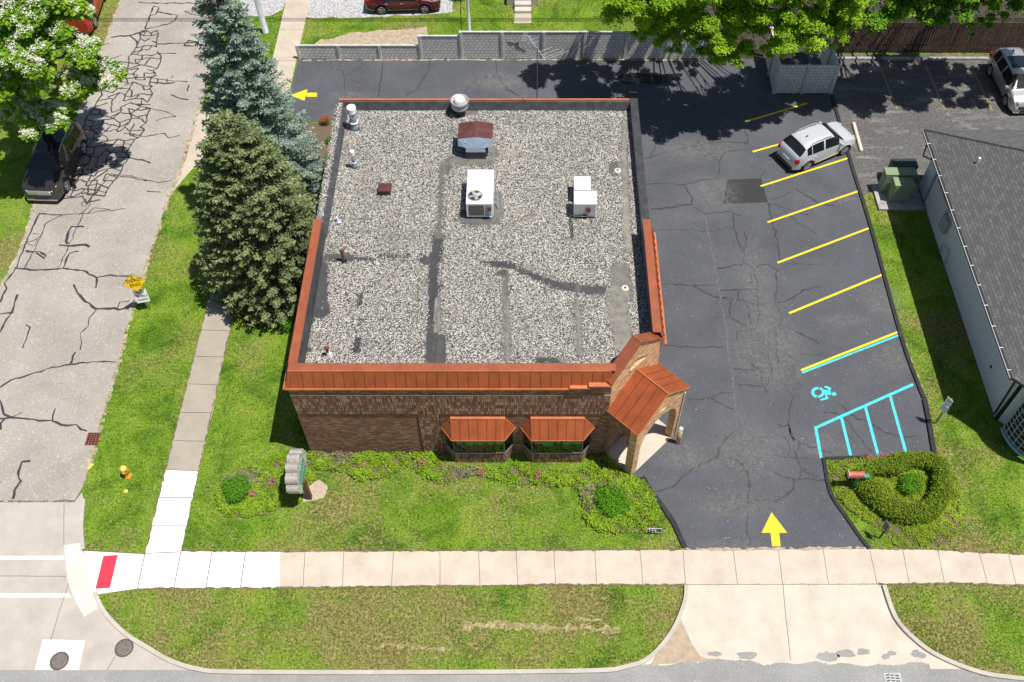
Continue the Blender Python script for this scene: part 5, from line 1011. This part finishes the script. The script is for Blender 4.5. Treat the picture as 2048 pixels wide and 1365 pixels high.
q = NM('sign_face_paint'); M_sface = q.fin(q.ramp(q.noise(5, 4, .7), [(.35, (.10, .35, .32)), (.45, (.55, .60, .52)), (.7, (.66, .66, .55))]), .5)
for X, s in ((X1+.002, 1), (X0-.002, -1)):
    b = MB(); cy, cz = 18.85, 1.85; P = [(X, p[0], p[1]) for p in out_]; b.face(P if s < 0 else P[::-1]); b.build('face', M_sface, t)
b = MB()
for k in range(4):
    b.box(X1+.004, X1+.012, 18.3+.05*k, 19.5-.04*k, 2.1-.2*k, 2.2-.2*k) if k in (1, 3) else None
    for j in range(7): yy = 18.4+j*.16; b.at((X1+.008, yy, 2.12-.22*k)).box(0, .008, 0, .09, -.06, .07 if (j+k) % 3 else .02)
    b.at()
b.build('lettering', M_teal, t); MB().box(-9.45, -9.25, 18.55, 18.75, 0, 1.6).build('post', M_brownp, t); MB().box(-9.8, -9.4, 18.3, 19.4, 1.28, 1.36).build('base_beam', M_scal, t)
# poles and wires
x, y = G(532, 64); t = thing('utility_pole', 'grey utility pole on the verge beside the cross sidewalk', 'utility pole', (x, y, 0)); MB().tube([(x, y, 0), (x-.25, y, 9.6)], [.19, .13], 12).build('pole', M_sgrey, t, smooth=True); MB().box(x-1.1, x+.6, y-.05, y+.05, 9.0, 9.12).build('crossarm', M_wood, t)
px_, py_ = x, y; x, y = G(945, 69)[0], YFN+.45; t2 = thing('utility_pole', 'thin pale pole just behind the concrete fence', 'utility pole', (x, y, 0)); MB().tube([(x, y, 0), (x-.08, y, 8)], [.085, .07], 10).build('pole', flat('whitewashed_wood', (.58, .60, .62), .7), t2, smooth=True)
b = MB(); b.tube([(x-.55, y+.1, 0), (x-.48, y+.1, 3), (x-.1, y, 8)], .025, 5); b.build('guy_wire', M_blk, t2)
b = MB()
for k in range(3): yk = py_+.15*k; b.tube([(px_+i*6-60, yk, 9.1-.1*k+.0015*(((i*6-60)/6) % 9-4.5)**2) for i in range(21)], .028, 4)
o = b.build('overhead_wire', M_blk); tag(o, 'black overhead wires spanning the rear yard from the pole', 'wire')
# house steps in the rear yard
x0, x1 = G(1029, 45)[0], G(1062, 45)[0]; y0 = G(1045, 27)[1]; t = thing('porch_steps', 'concrete steps and landing on the lawn behind the fence', 'steps', ((x0+x1)/2, y0, 0)); M_st = conc('step_concrete', (.58, .55, .5))
MB().box(x0, x1, y0, y0+.42, 0, .18).build('step', M_st, t); MB().box(x0, x1, y0+.42, y0+.84, 0, .36).build('step', M_st, t); MB().box(x0-.5, x1+.45, y0+.84, y0+2.4, 0, .54).build('landing', M_st, t)
sheet('garden_path', [(x0-.02, y0-1.0), (x1+.05, y0-1.0), (x1, y0-.02), (x0, y0-.02)], .012, M_oldwalk2); NG.append([(x0, y0-1), (x1, y0-1), (x1, y0+2.4), (x0, y0+2.4)])
# ------------------------------------------------------------------ cars
def car(name, label, cat, L, Wd, prof, belt, side_win, ws, rw, wb, wr, loc, rz, paint, clad=None, rails=None, group=None, sunroof=None, chrome=False):
    t = thing(name, label, cat, (loc[0], loc[1], 0), rz, group); hx = L/2
    xs_ = sorted(set([round(-hx+i*L/64, 4) for i in range(65)]+[p for w_ in side_win for p in w_]+list(ws)+list(rw)))
    xp_, zp_ = zip(*prof); zt_ = np.interp(xs_, xp_, zp_); zt_ = np.array([np.mean([np.interp(x+d, xp_, zp_) for d in (-.05, -.025, 0, .025, .05)]) for x in xs_])
    bx, bz = zip(*belt); zb_ = np.interp(xs_, bx, bz); axs = (-wb/2+.0, wb/2); V = []; rings = []
    for i, x in enumerate(xs_):
        c = max(0, (abs(x)-(hx-.62))/.62); w_ = Wd/2*(1-.20*c**2.4); top = zt_[i]; bl = min(zb_[i], top-.03); lo = .22
        ar = 0
        for ax in axs:
            if abs(x-ax) < wr+.07: ar = max(ar, math.sqrt((wr+.07)**2-(x-ax)**2)+wr-.0)
        zl = max(lo, ar); up = max(0, top-bl); tum = min(.26, up*.48)
        fl = .025 if ar > 0 else 0
        h = [(w_-.10, zl if ar else lo), (w_+fl-.01, max(zl, lo+.10)), (w_+fl, max(zl+.03, .52*bl)), (w_-.02, max(zl+.05, bl-.14)), (w_-.05, bl), (w_-.05-tum*.85, bl+up*.86), (w_-.05-tum-.06, bl+up*.965), ((w_-.05-tum)*.55, top), (0, top+.012)]
        ring = [(x, -y, z) for y, z in h]+[(x, y, z) for y, z in h[::-1][1:]]; rings.append(len(V)); V += ring
    n = 17; parts = {}
    def add(k, f): parts.setdefault(k, []).append(f)
    for i in range(len(xs_)-1):
        xm = (xs_[i]+xs_[i+1])/2
        for j in range(n-1):
            jj = min(j, 15-j); f = (rings[i]+j, rings[i+1]+j, rings[i+1]+j+1, rings[i]+j+1)
            k = 'body'; side = 'R' if j < 8 else 'L'
            if jj == 4:
                for wi, (a, c) in enumerate(side_win):
                    if a <= xm <= c: k = f'sw{side}{wi}'
            if jj >= 5 and min(ws) <= xm <= max(ws): k = 'windshield'
            if jj >= 5 and min(rw) <= xm <= max(rw): k = 'rear_window'
            if sunroof and jj >= 6 and sunroof[0] <= xm <= sunroof[1]: k = 'sunroof'
            if clad and jj <= 0: k = 'lower_trim'
            if clad and jj == 1 and abs(xm) < hx and min(abs(xm-a) for a in axs) < wr+.13: k = 'lower_trim' if clad > 1 else k
            add(k, f)
    add('body', tuple(rings[0]+j for j in range(n))); add('body', tuple(rings[-1]+j for j in range(n-1, -1, -1)))
    mats = {'windshield': M_cglass, 'rear_window': M_cglass, 'sunroof': M_cglass, 'lower_trim': M_dgrey, 'headlight': M_headl, 'taillight': M_redl, 'body': paint}
    body = None
    for k in sorted(parts, key=lambda s: s != 'body'):
        kk = 'side_window' if k.startswith('sw') else k.rstrip('RL') if k.startswith(('head', 'tail')) else k; used = sorted({v for f in parts[k] for v in f}); mp = {v: i for i, v in enumerate(used)}
        me = bpy.data.meshes.new(kk); me.from_pydata([V[v] for v in used], [], [tuple(mp[v] for v in f) for f in parts[k]]); me.polygons.foreach_set('use_smooth', [True]*len(me.polygons)); me.update()
        o = link(kk, me, M_cglass if kk == 'side_window' else mats[kk], t, True)
        if kk == 'body': md = o.modifiers.new('w', 'WEIGHTED_NORMAL') if 0 else None
    for ax in axs:
        for s in (-1, 1):
            yb_ = s*(Wd/2-.11); b = MB().at((ax, yb_, wr), rx=R(90)); b.lathe([(wr*.62, -.105), (wr-.02, -.105), (wr, -.07), (wr, .07), (wr-.02, .105), (wr*.62, .105)], n=26); wh = b.build('wheel', M_tyre, t, True, True)
            b = MB().at((ax, yb_+s*.085, wr), rx=R(90)); b.lathe([(wr*.66, -.01), (wr*.66, .01)], n=24); b.build('wheel_well', M_blk, wh, True)
            b = MB()
            for q2 in range(5):
                for dd in (-.16, .16): a = q2*2*math.pi/5+.3+dd; b.tube([(ax+.03*math.cos(a), yb_+s*.112, wr+.03*math.sin(a)), (ax+wr*.62*math.cos(a), yb_+s*.102, wr+wr*.62*math.sin(a))], .022, 4)
            b.tube([(ax+wr*.64*math.cos(a), yb_+s*.10, wr+wr*.64*math.sin(a)) for a in [2*math.pi*k/20 for k in range(21)]], .018, 4); b.build('rim', M_rim, wh, True)
            b = MB().at((ax, s*(Wd/2-.16), wr+.05), rx=R(90)); b.lathe([(wr+.05, -.1), (wr+.05, .1)], n=20); b.build('wheel_arch', M_blk, t, True)
    for s in (-1, 1):
        MB().at((hx-.27, s*(Wd/2-.27), .80), rz=s*R(-28)).box(-.18, .20, -.07, .07, -.06, .09, .03).build('headlight', M_headl, t, True)
        MB().at((-hx+.13, s*(Wd/2-.13), .90), rz=s*R(20)).box(-.13, .12, -.06, .07, -.12, .14, .03).build('taillight', M_redl, t, True)
    if chrome: MB().box(hx-.10, hx+.03, -.62, .62, .70, .90, .02).build('grille', M_rim, t, True); MB().box(hx-.1, hx+.04, -.8, .8, .30, .36).build('bumper_trim', M_rim, t, True)
    MB().box(-hx+.3, hx-.3, -Wd/2+.18, Wd/2-.18, .18, .5).build('underbody', M_blk, t, True)
    xm = max(ws)-.12; zm = float(np.interp(xm, bx, bz))
    for s in (-1, 1): b = MB().at((xm-.15, s*(Wd/2+.06), zm+.02)); b.box(-.07, .07, -.10, .10, -.02, .13, .03); b.build('mirror', paint, t, True)
    b = MB(); [b.box(x_-.09, x_+.09, s*(Wd/2+.004)-.012, s*(Wd/2+.004)+.012, zm-.14, zm-.11) for s in (-1, 1) for x_ in (side_win[0][0]+.15, side_win[min(1, len(side_win)-1)][0]+.2)]; b.pieces('door_handle', M_sgrey, t, True)
    b = MB(); b.box(hx-.10, hx+.012, -Wd*.28, Wd*.28, .50, .66); b.build('grille', M_dgrey, t, True); b = MB(); b.box(hx-.10, hx+.018, -.36, .36, .34, .44); b.build('air_intake', M_blk, t, True)
    b = MB(); b.box(-hx-.015, -hx+.08, -.26, .26, .62, .74); b.build('licence_plate', M_signw, t, True); b = MB(); b.box(-hx-.01, -hx+.3, -Wd*.36, Wd*.36, .24, .42); b.build('rear_valance', M_dgrey, t, True)
    if rails:
        for s in (-1, 1):
            yr = s*(Wd/2-.05-.24); b = MB(); P = [(x_, yr-s*.0, float(np.interp(x_, xp_, zp_))+(.05 if 0 < k_ < 6 else -.02)) for k_, x_ in enumerate(np.linspace(rails[0], rails[1], 7))]; b.tube(P, .022, 6); b.build('roof_rail', M_sgrey if rails[2] else M_dgrey, t, True)
    for k, xx in enumerate((0,)): MB().at((rw[0] if 0 else (rails[0] if rails else -.5)+.25, 0, float(np.interp(-.8, xp_, zp_)))).box(-.08, .08, -.03, .03, 0, .07, .02).build('antenna_fin', M_blk if rails else paint, t, True)
    return t
def carpose(wr_px, wf_px, Wd, right_side=True):
    a, c = Vector(G(*wr_px)), Vector(G(*wf_px)); h = (c-a).normalized(); nr = Vector((h.y, -h.x)); m = (a+c)/2-(nr if right_side else -nr)*(Wd/2-.08); return (m.x, m.y), math.atan2(h.y, h.x), (c-a).length
suv = [(-2.14, .50), (-2.12, .95), (-2.02, 1.12), (-1.93, 1.18), (-1.52, 1.56), (-1.25, 1.63), (-.3, 1.67), (.35, 1.61), (1.12, 1.10), (1.55, 1.03), (1.9, .92), (2.08, .78), (2.14, .5)]
p, a, d = carpose((1610.2, 340.1), (1684, 309), 1.77); print('silver wb', d)
car('parked_car', 'silver crossover with roof rails parked in the angled bay nearest the bin enclosure', 'car', 4.28, 1.78, suv, [(-2.14, .98), (-1.9, 1.14), (0, 1.05), (1.1, .99), (2.14, .8)], [(-1.45, -1.13), (-1.09, -.32), (-.22, .75)], (.42, 1.10), (-1.93, -1.53), 2.56, .34, p, a, M_silver, 2, (-1.25, .25, 1), 'parked cars')
big = [(-2.5, .55), (-2.48, 1.05), (-2.42, 1.2), (-2.2, 1.66), (-1.9, 1.74), (-.3, 1.79), (.5, 1.72), (1.22, 1.22), (1.6, 1.15), (2.2, 1.02), (2.42, .88), (2.5, .55)]
p, a, d = carpose((169.5, 308.5), (138.4, 378), 2.0, False); print('dark wb', d)
car('parked_car', 'dark bronze sport utility vehicle parked facing the camera under the flowering tree', 'car', 5.0, 2.0, big, [(-2.5, 1.1), (0, 1.14), (1.2, 1.10), (2.5, .95)], [(-2.0, -1.35), (-1.28, -.35), (-.27, .85)], (.55, 1.2), (-2.40, -2.2), 2.86, .39, p, a, M_brz, 2, (-1.9, .3, 1), 'parked cars', sunroof=(-1.3, .2), chrome=True)
xo = [(-2.3, .5), (-2.28, 1.0), (-2.15, 1.2), (-1.9, 1.55), (-1.6, 1.62), (-.3, 1.68), (.45, 1.6), (1.3, 1.1), (1.75, 1.0), (2.1, .85), (2.3, .5)]
p, a, d = carpose((1978, 151.6), (2007, 210), 1.85, True); print('grey wb', d)
car('parked_car', 'grey crossover with dark sunroof parked in tree shade at the right edge', 'car', 4.6, 1.85, xo, [(-2.3, 1.05), (0, 1.02), (1.3, .98), (2.3, .8)], [(-1.75, -1.2), (-1.12, -.3), (-.2, .9)], (.5, 1.28), (-2.13, -1.9), 2.7, .35, p, a, M_champ, 0, (-1.7, .2, 1), 'parked cars', sunroof=(-1.0, .1))
sed = [(-2.32, .5), (-2.3, .95), (-2.2, 1.05), (-1.75, 1.12), (-.95, 1.38), (-.3, 1.44), (.3, 1.40), (1.2, .98), (1.7, .9), (2.15, .75), (2.32, .5)]
p, a, d = carpose((764, 28.7), (850.7, 26.7), 1.82); print('maroon wb', d)
car('parked_car', 'dark maroon sedan parked on the gravel driveway, cut by the top edge', 'car', 4.64, 1.82, sed, [(-2.32, .92), (0, .94), (1.2, .90), (2.32, .7)], [(-1.15, -.35), (-.25, .75)], (.4, 1.18), (-1.7, -.97), 2.7, .335, p, a, M_maroon, 0, None, 'parked cars')
p, a, d = carpose((190, 62), (214, -8), 2.0, True)
car('parked_car', 'red sport utility vehicle on the far verge, mostly hidden by the flowering tree', 'car', 5.0, 2.0, big, [(-2.5, 1.1), (0, 1.14), (1.2, 1.10), (2.5, .95)], [(-2.0, -1.35), (-1.28, -.35), (-.27, .85)], (.55, 1.2), (-2.40, -2.2), 2.86, .39, p, a, M_carred, 2, (-1.9, .3, 1), 'parked cars')
# ------------------------------------------------------------------ trees
spruce('blue_spruce', 'tall blue-green spruce behind the shorter green one, its tip beyond the frame', (-13.0, 35.0), 17.0, 3.6, M_spblue, 3, 96, .5, .98, 'spruces west of the shop', 12)
spruce('green_spruce', 'broad olive-green spruce beside the shop wall, in front of the blue one', (-12.55, 30.6), 10.6, 3.4, M_spgrn, 5, 84, .2, .5, 'spruces west of the shop', 18)
def pc(px, py, z, r): x, y = G(px, py, z); return (x, y, z, r)
tree('flowering_tree', 'tree with white blossom overhanging the side street and the dark vehicle', 'tree', (-27.6, 41.5), 3.2,
     [pc(95, 250, 4.6, 1.4), pc(45, 222, 4.6, 1.0), pc(115, 225, 5.0, .9), pc(192, 152, 6.2, 1.15), pc(150, 165, 6.0, 1.2), pc(178, 185, 5.6, .8), pc(100, 40, 8.5, 1.75), pc(125, 95, 7.8, 1.4), pc(150, 20, 8.0, .9), pc(165, 110, 7.0, .9), pc(25, 90, 8.5, 2.2), pc(60, 150, 7.0, 1.6), pc(20, 190, 5.5, 1.3), pc(60, 20, 9.5, 2.0), pc(-40, 130, 7.5, 2.4), pc(20, -40, 10, 2.4), pc(120, -30, 9.5, 1.8)], 52000, .21, M_catalpa, .24, (36000, .07))
def sh(px, py, z, r): x, y = G(px, py); return (x+.34*z, y-.12*z, z, r)
tree('maple_tree', 'bright green maple behind the concrete fence, overhanging the rear driveway', 'tree', (9.5, 51.5), 5.6,
     [sh(1085, 150, 8.6, .8), sh(1150, 140, 8.8, 1.3), sh(1200, 170, 8.3, .9), sh(1240, 130, 9, 1.5), sh(1290, 126, 9.5, 1.1), sh(1380, 128, 9.5, 1.0), sh(1340, 160, 9.3, .7), sh(1160, 90, 9, 1.4), pc(1260, 15, 6.5, 2.0), pc(1340, 35, 6.2, 1.9), pc(1450, 95, 5.4, 1.5), pc(1440, 45, 6.8, 2.0), pc(1530, 20, 7.5, 2.2), pc(1560, 65, 6.4, 1.5), pc(1640, 55, 6.2, 1.6), pc(1640, 0, 7.5, 2.0), pc(1380, -30, 8.5, 2.6), pc(1240, -50, 8, 2.4), pc(1520, -60, 9.5, 2.8), pc(1680, -70, 9, 2.4), pc(1400, 85, 5.2, .9), pc(1300, 70, 5.2, .8), pc(1600, 78, 5.4, 1.0), pc(1480, 112, 5.0, .95), pc(1420, 118, 4.8, .75), pc(1345, 85, 5.5, 1.0), pc(1545, 98, 5.1, .8), pc(1640, 88, 5.3, .8), pc(1675, 50, 6.2, 1.1), pc(1590, 35, 6.6, 1.2), pc(1690, 10, 7, 1.4)], 175000, .12, M_maple, .13)
tree('maple_tree', 'darker green tree above the brown board fence at the upper right', 'tree', (21, 53), 5.0,
     [sh(1720, 150, 8.5, 1.0), sh(1790, 130, 8.8, 1.3), sh(1870, 150, 8.6, 1.3), sh(1940, 160, 8.6, 1.2), pc(1760, 10, 6.5, 1.7), pc(1830, 25, 6.0, 1.5), pc(1900, 10, 6.5, 1.7), pc(1960, 25, 5.8, 1.0), pc(2020, 5, 6.5, 1.6), pc(1780, -60, 8, 2.5), pc(1900, -70, 8.5, 2.6), pc(2030, -80, 8.5, 2.6), pc(1730, 40, 5.8, .9), pc(1800, -5, 7, 1.4), pc(1870, -10, 7, 1.4), pc(1960, -20, 7, 1.5), pc(1940, 55, 4.6, .55), pc(2120, -20, 7, 2)], 120000, .12, M_mapled, .24)
# ------------------------------------------------------------------ shrubs and planting
def shrub(name, label, cat, cx, cy, r, h, n, mat, size=.07, group=None, ringr=None, stems=True):
    t = thing(name, label, cat, (cx, cy, 0), 0, group)
    if ringr is None:
        C = [(cx+rnd.uniform(-.45, .45)*r, cy+rnd.uniform(-.45, .45)*r, h*rnd.uniform(.35, .6)) for _ in range(9)]; Rr = [r*rnd.uniform(.45, .62) for _ in range(9)]
        P, d, i = blobs(C, Rr, n, min(1, h/r*.6), .45); P[:, 2] = np.maximum(P[:, 2], .03)
    leaf_mesh('foliage', P, d, size, mat, t, .6, .6)
    b = MB()
    for k in range(5): b.tube([(cx, cy, 0), (cx+rnd.uniform(-.5, .5)*r, cy+rnd.uniform(-.5, .5)*r, h*.5)], .02, 4)
    b.build('stem', M_bark, t); return t
x, y = G(470, 985); shrub('round_bush', 'dense round green bush at the left end of the front planting bed', 'bush', x, y, .72, .9, 6500, M_bush, .06)
x, y = G(1222, 1008); shrub('round_bush', 'dark green bush in the front bed in front of the porch', 'bush', x, y, .85, .8, 5500, M_bush, .07)
x, y = G(1818, 975); shrub('round_bush', 'bright green bush inside the ring of clipped hedge', 'bush', x, y, .6, .8, 3200, M_bush, .07)
for k, (px, py, r, h) in enumerate(((578, 655, .5, .9), (665, 285, .35, .5), (662, 320, .4, .6), (655, 350, .35, .5), (597, 860, .35, .5), (600, 500, .5, .7))):
    x, y = G(px, py); shrub('small_shrub', ('small bright shrub between the green spruce and the shop wall', 'low shrub just under the red roses behind the spruces', 'larger low shrub in the mulch strip beside the shop', 'lowest shrub of the mulch strip beside the shop', 'small shrub in the wall shadow near the scalloped sign', 'shrub half hidden between spruce and wall')[k], 'shrub', x, y, r, h, 1500, M_bush, .06)
x, y = G(652, 248); t = shrub('rose_bush', 'rose bush with red flowers at the corner of the rear driveway', 'rose bush', x, y, .3, .5, 900, M_bush, .05); P, d, i = blobs([(x, y, .42)], [.28], 160, .5, .3); o = leaf_mesh('flowers', P, d, .06, M_redf, t, .8, 1.); o['kind'] = 'stuff'
# clipped ring hedge
ex, ey = G(1805, 985); t = thing('ring_hedge', 'clipped oval ring hedge around the bright green bush beside the driveway', 'hedge', (ex, ey, 0))
n = 20000; a = rng.uniform(0, 2*math.pi, n); 
opts = PL('1700,960 1722,1000 1760,1035 1810,1052 1860,1045 1888,1010 1893,975 1882,940 1850,925 1800,924 1765,935 1735,945')[0]; loop = smoothp([G(p[0], p[1]-5) for p in opts+opts[:1]], 8); LP = np.array(loop)
k = rng.integers(0, len(LP)-1, n); f = rng.random(n)[:, None]; base = LP[k]*(1-f)+LP[k+1]*f; cen = LP.mean(0)
wdt = rng.uniform(-.37, .37, n); inn = (cen-base); inn /= np.linalg.norm(inn, axis=1, keepdims=True); hh = .62*(1-(np.abs(wdt)/.37)**4*.35); side = rng.random(n) < .35
zz = np.where(side, rng.uniform(.05, 1, n)*hh, hh+rng.normal(0, .07, n)); wdt = np.where(side, np.sign(wdt)*.37+rng.normal(0, .03, n), wdt); P = np.column_stack([base+inn*(wdt+.3)[:, None]+rng.normal(0, .02, (n, 2)), zz])
leaf_mesh('foliage', P, np.column_stack([inn*np.sign(wdt)[:, None]*side[:, None], (~side)*1.]), .085, M_hedge, t, .5, .6)
b = MB(); [b.tube([(LP[i][0]+(cen[0]-LP[i][0])*.12, LP[i][1]+(cen[1]-LP[i][1])*.12, 0), (LP[i][0]+(cen[0]-LP[i][0])*.12, LP[i][1]+(cen[1]-LP[i][1])*.12, .5)], .03, 4) for i in range(0, len(LP), 3)]; b.build('stem', M_bark, t)
# ground cover beds
def bed(name, label, px, n, hz, size=.085, mat=M_cover, holes=()):
    Pp = smoothp([G(*p) for p in PL(px)[0]+PL(px)[0][:1]], 4); A = np.array(Pp); lo_, hi_ = A.min(0)-.1, A.max(0)+.1
    sheet('mulch_bed', [(x, y) for x, y in wob(Pp, .3, .06)], .005+rnd.random()*.002, M_mulch)
    X = rng.uniform(lo_[0], hi_[0], n*3); Y = rng.uniform(lo_[1], hi_[1], n*3); ok = inpoly(X+rng.normal(0, .06, n*3), Y+rng.normal(0, .06, n*3), Pp)
    for hp in holes: ok &= ~inpoly(X, Y, hp)
    cl = np.sin(X*2.3+1.7*np.sin(Y*1.9))*np.cos(Y*2.9+1.3*np.sin(X*2.1)); cl2 = np.sin(X*7.3)*np.cos(Y*8.1+X*2); ok &= rng.random(n*3) < np.clip(.6+.4*cl+.45*cl2, .05, 1)
    X, Y, cl, cl2 = X[ok][:n], Y[ok][:n], cl[ok][:n], cl2[ok][:n]; m = len(X); Z = .03+hz*np.clip(.5+.35*cl+.25*cl2, .05, 1)*rng.random(m)**.5
    v = np.clip(rng.beta(2.5, 2.2, m)*.8-.02+.08*cl, 0, .8); purple = (np.sin(X*1.3+Y*.9)+np.sin(Y*2.2-X*.7)+rng.normal(0, .6, m)) > 1.65; v[purple] = rng.uniform(.88, 1, purple.sum())
    d = np.column_stack([rng.normal(0, .5, (m, 2)), np.ones(m)]); o = leaf_mesh(name, np.column_stack([X, Y, Z]), d, size, mat, None, .7, .75, v); tag(o, label, None, None, 'stuff'); NG.append(Pp); return o
bed('ground_cover', 'low leafy ground cover along the brick front wall', '622,906 700,907 780,908 865,905 902,936 1012,940 1036,928 1058,938 1165,940 1190,912 1215,915 1262,955 1290,970 1315,1010 1308,1045 1270,1065 1215,1065 1175,1045 1165,1000 1150,975 1090,972 1040,968 1000,962 950,950 900,965 860,958 820,935 780,950 730,962 690,945 650,940 622,935', 32000, .28)
bed('ground_cover', 'ground cover patch around the scalloped sign', '600,905 622,935 625,965 603,975 600,1000 560,1018 520,1030 470,1035 440,1015 436,985 450,955 500,935 540,915 570,905', 11000, .22)
bed('ground_cover', 'yellow-green ground cover around the ring hedge', '1662,925 1760,915 1850,915 1900,940 1918,985 1920,1040 1900,1080 1840,1095 1790,1090 1765,1060 1730,1040 1690,1010 1668,975', 22000, .16, .065, M_cover2)
P, d, i = blobs([G(*p)+(.25,) for p in ((962, 946), (730, 935), (845, 930), (543, 966), (603, 925), (508, 992), (1075, 955))], [.2]*7, 330, .4, .8); o = leaf_mesh('pink_flower', P, d, .055, M_pink, None, .8, 1.); tag(o, 'scattered pink flowers in the front ground cover', None, None, 'stuff')
P, d, i = blobs([G(x, 914+rnd.uniform(-1, 3))+(.2,) for x in range(1735, 1850, 9)], [.16]*13, 420, .5, .8); o = leaf_mesh('pink_flower', P, d, .05, M_pink, None, .8, 1.); tag(o, 'row of pink flowers along the kerb above the hedge', None, None, 'stuff')
# shrub mass at the top of the yard (behind the thin pole)
x, y = G(918, 3); shrub('small_shrub', 'shrub at the top edge beside the thin pale pole', 'shrub', x, y+.4, .8, 1.1, 2500, M_bush, .08)
# small litter: leaves and grit on the pavements
N_ = 900; lx = rng.uniform(1290, 1870, N_); ly = rng.uniform(130, 1090, N_); Pl = np.array([G(a, c) for a, c in zip(lx, ly)]); ok = inpoly(Pl[:, 0], Pl[:, 1], lot)
P2_ = np.array([G(a, c) for a, c in zip(rng.uniform(0, 400, 500), rng.uniform(60, 1000, 500))]); ok2 = inpoly(P2_[:, 0], P2_[:, 1], street); P3_ = np.array([G(a, c) for a, c in zip(rng.uniform(600, 1240, 160), rng.uniform(122, 195, 160))])
PP_ = np.concatenate([Pl[ok], P2_[ok2], P3_]); PP_ = np.column_stack([PP_, np.full(len(PP_), .028)])
o = leaf_mesh('litter', PP_, np.tile([0, 0, 1.], (len(PP_), 1)), .045, leafmat('litter', [(0, (.05, .045, .04)), (.5, (.2, .17, .12)), (1, (.75, .72, .65))], .1), None, 2., .8); tag(o, 'scattered dry leaves and grit on the pavements', None, None, 'stuff')
# ------------------------------------------------------------------ lawn
NG.append([(XL, YF), (P1[0], YF), (6.6, 21.5), (XR, YB), (XL, YB)]); NG.append([(HX, 21), (34, 21), (34, HY1), (HX, HY1)]); NG.append([(18.35, 35.35), (20.75, 35.35), (20.75, 38.1), (18.35, 38.1)])
def blades(n, ylo, yhi, ln, wd, name='lawn_grass'):
    Y = rng.uniform(ylo, yhi, n); t = HC/(SP+0*Y); hw_ = Y*.0+ (16+.28*Y); X = rng.uniform(-1, 1, n)*hw_-.4; ok = np.ones(n, bool)
    for P in NG: ok &= ~inpoly(X, Y, P)
    g = np.sin(X*1.7+np.sin(Y*2.3)*1.4)*np.sin(Y*1.9+np.sin(X*1.1)*1.7); ok &= rng.random(n) < np.clip(.75+.4*g, .25, 1)
    X, Y = X[ok], Y[ok]; m = len(X); a = rng.uniform(0, 6.283, m); L_ = ln*rng.uniform(.5, 1.3, m); W_ = wd*rng.uniform(.7, 1.3, m); lean = rng.uniform(.3, 1.1, m)
    ca, sa = np.cos(a), np.sin(a); B = np.column_stack([X, Y, np.zeros(m)])
    v0 = B+np.column_stack([-sa*W_/2, ca*W_/2, 0*X]); v1 = B-np.column_stack([-sa*W_/2, ca*W_/2, 0*X]); v2 = B+np.column_stack([ca*L_*lean*.8, sa*L_*lean*.8, L_*.75])
    o = fast(name, np.stack([v0, v1, v2], 1).reshape(-1, 3), 3, M_blade, None, {'v': np.repeat(rng.beta(1.5, 2, m), 3)}); tag(o, 'short patchy lawn grass between the pavements', None, None, 'stuff')
blades(300000, 11.5, 34, .085, .036); blades(160000, 34, 60, .10, .055)
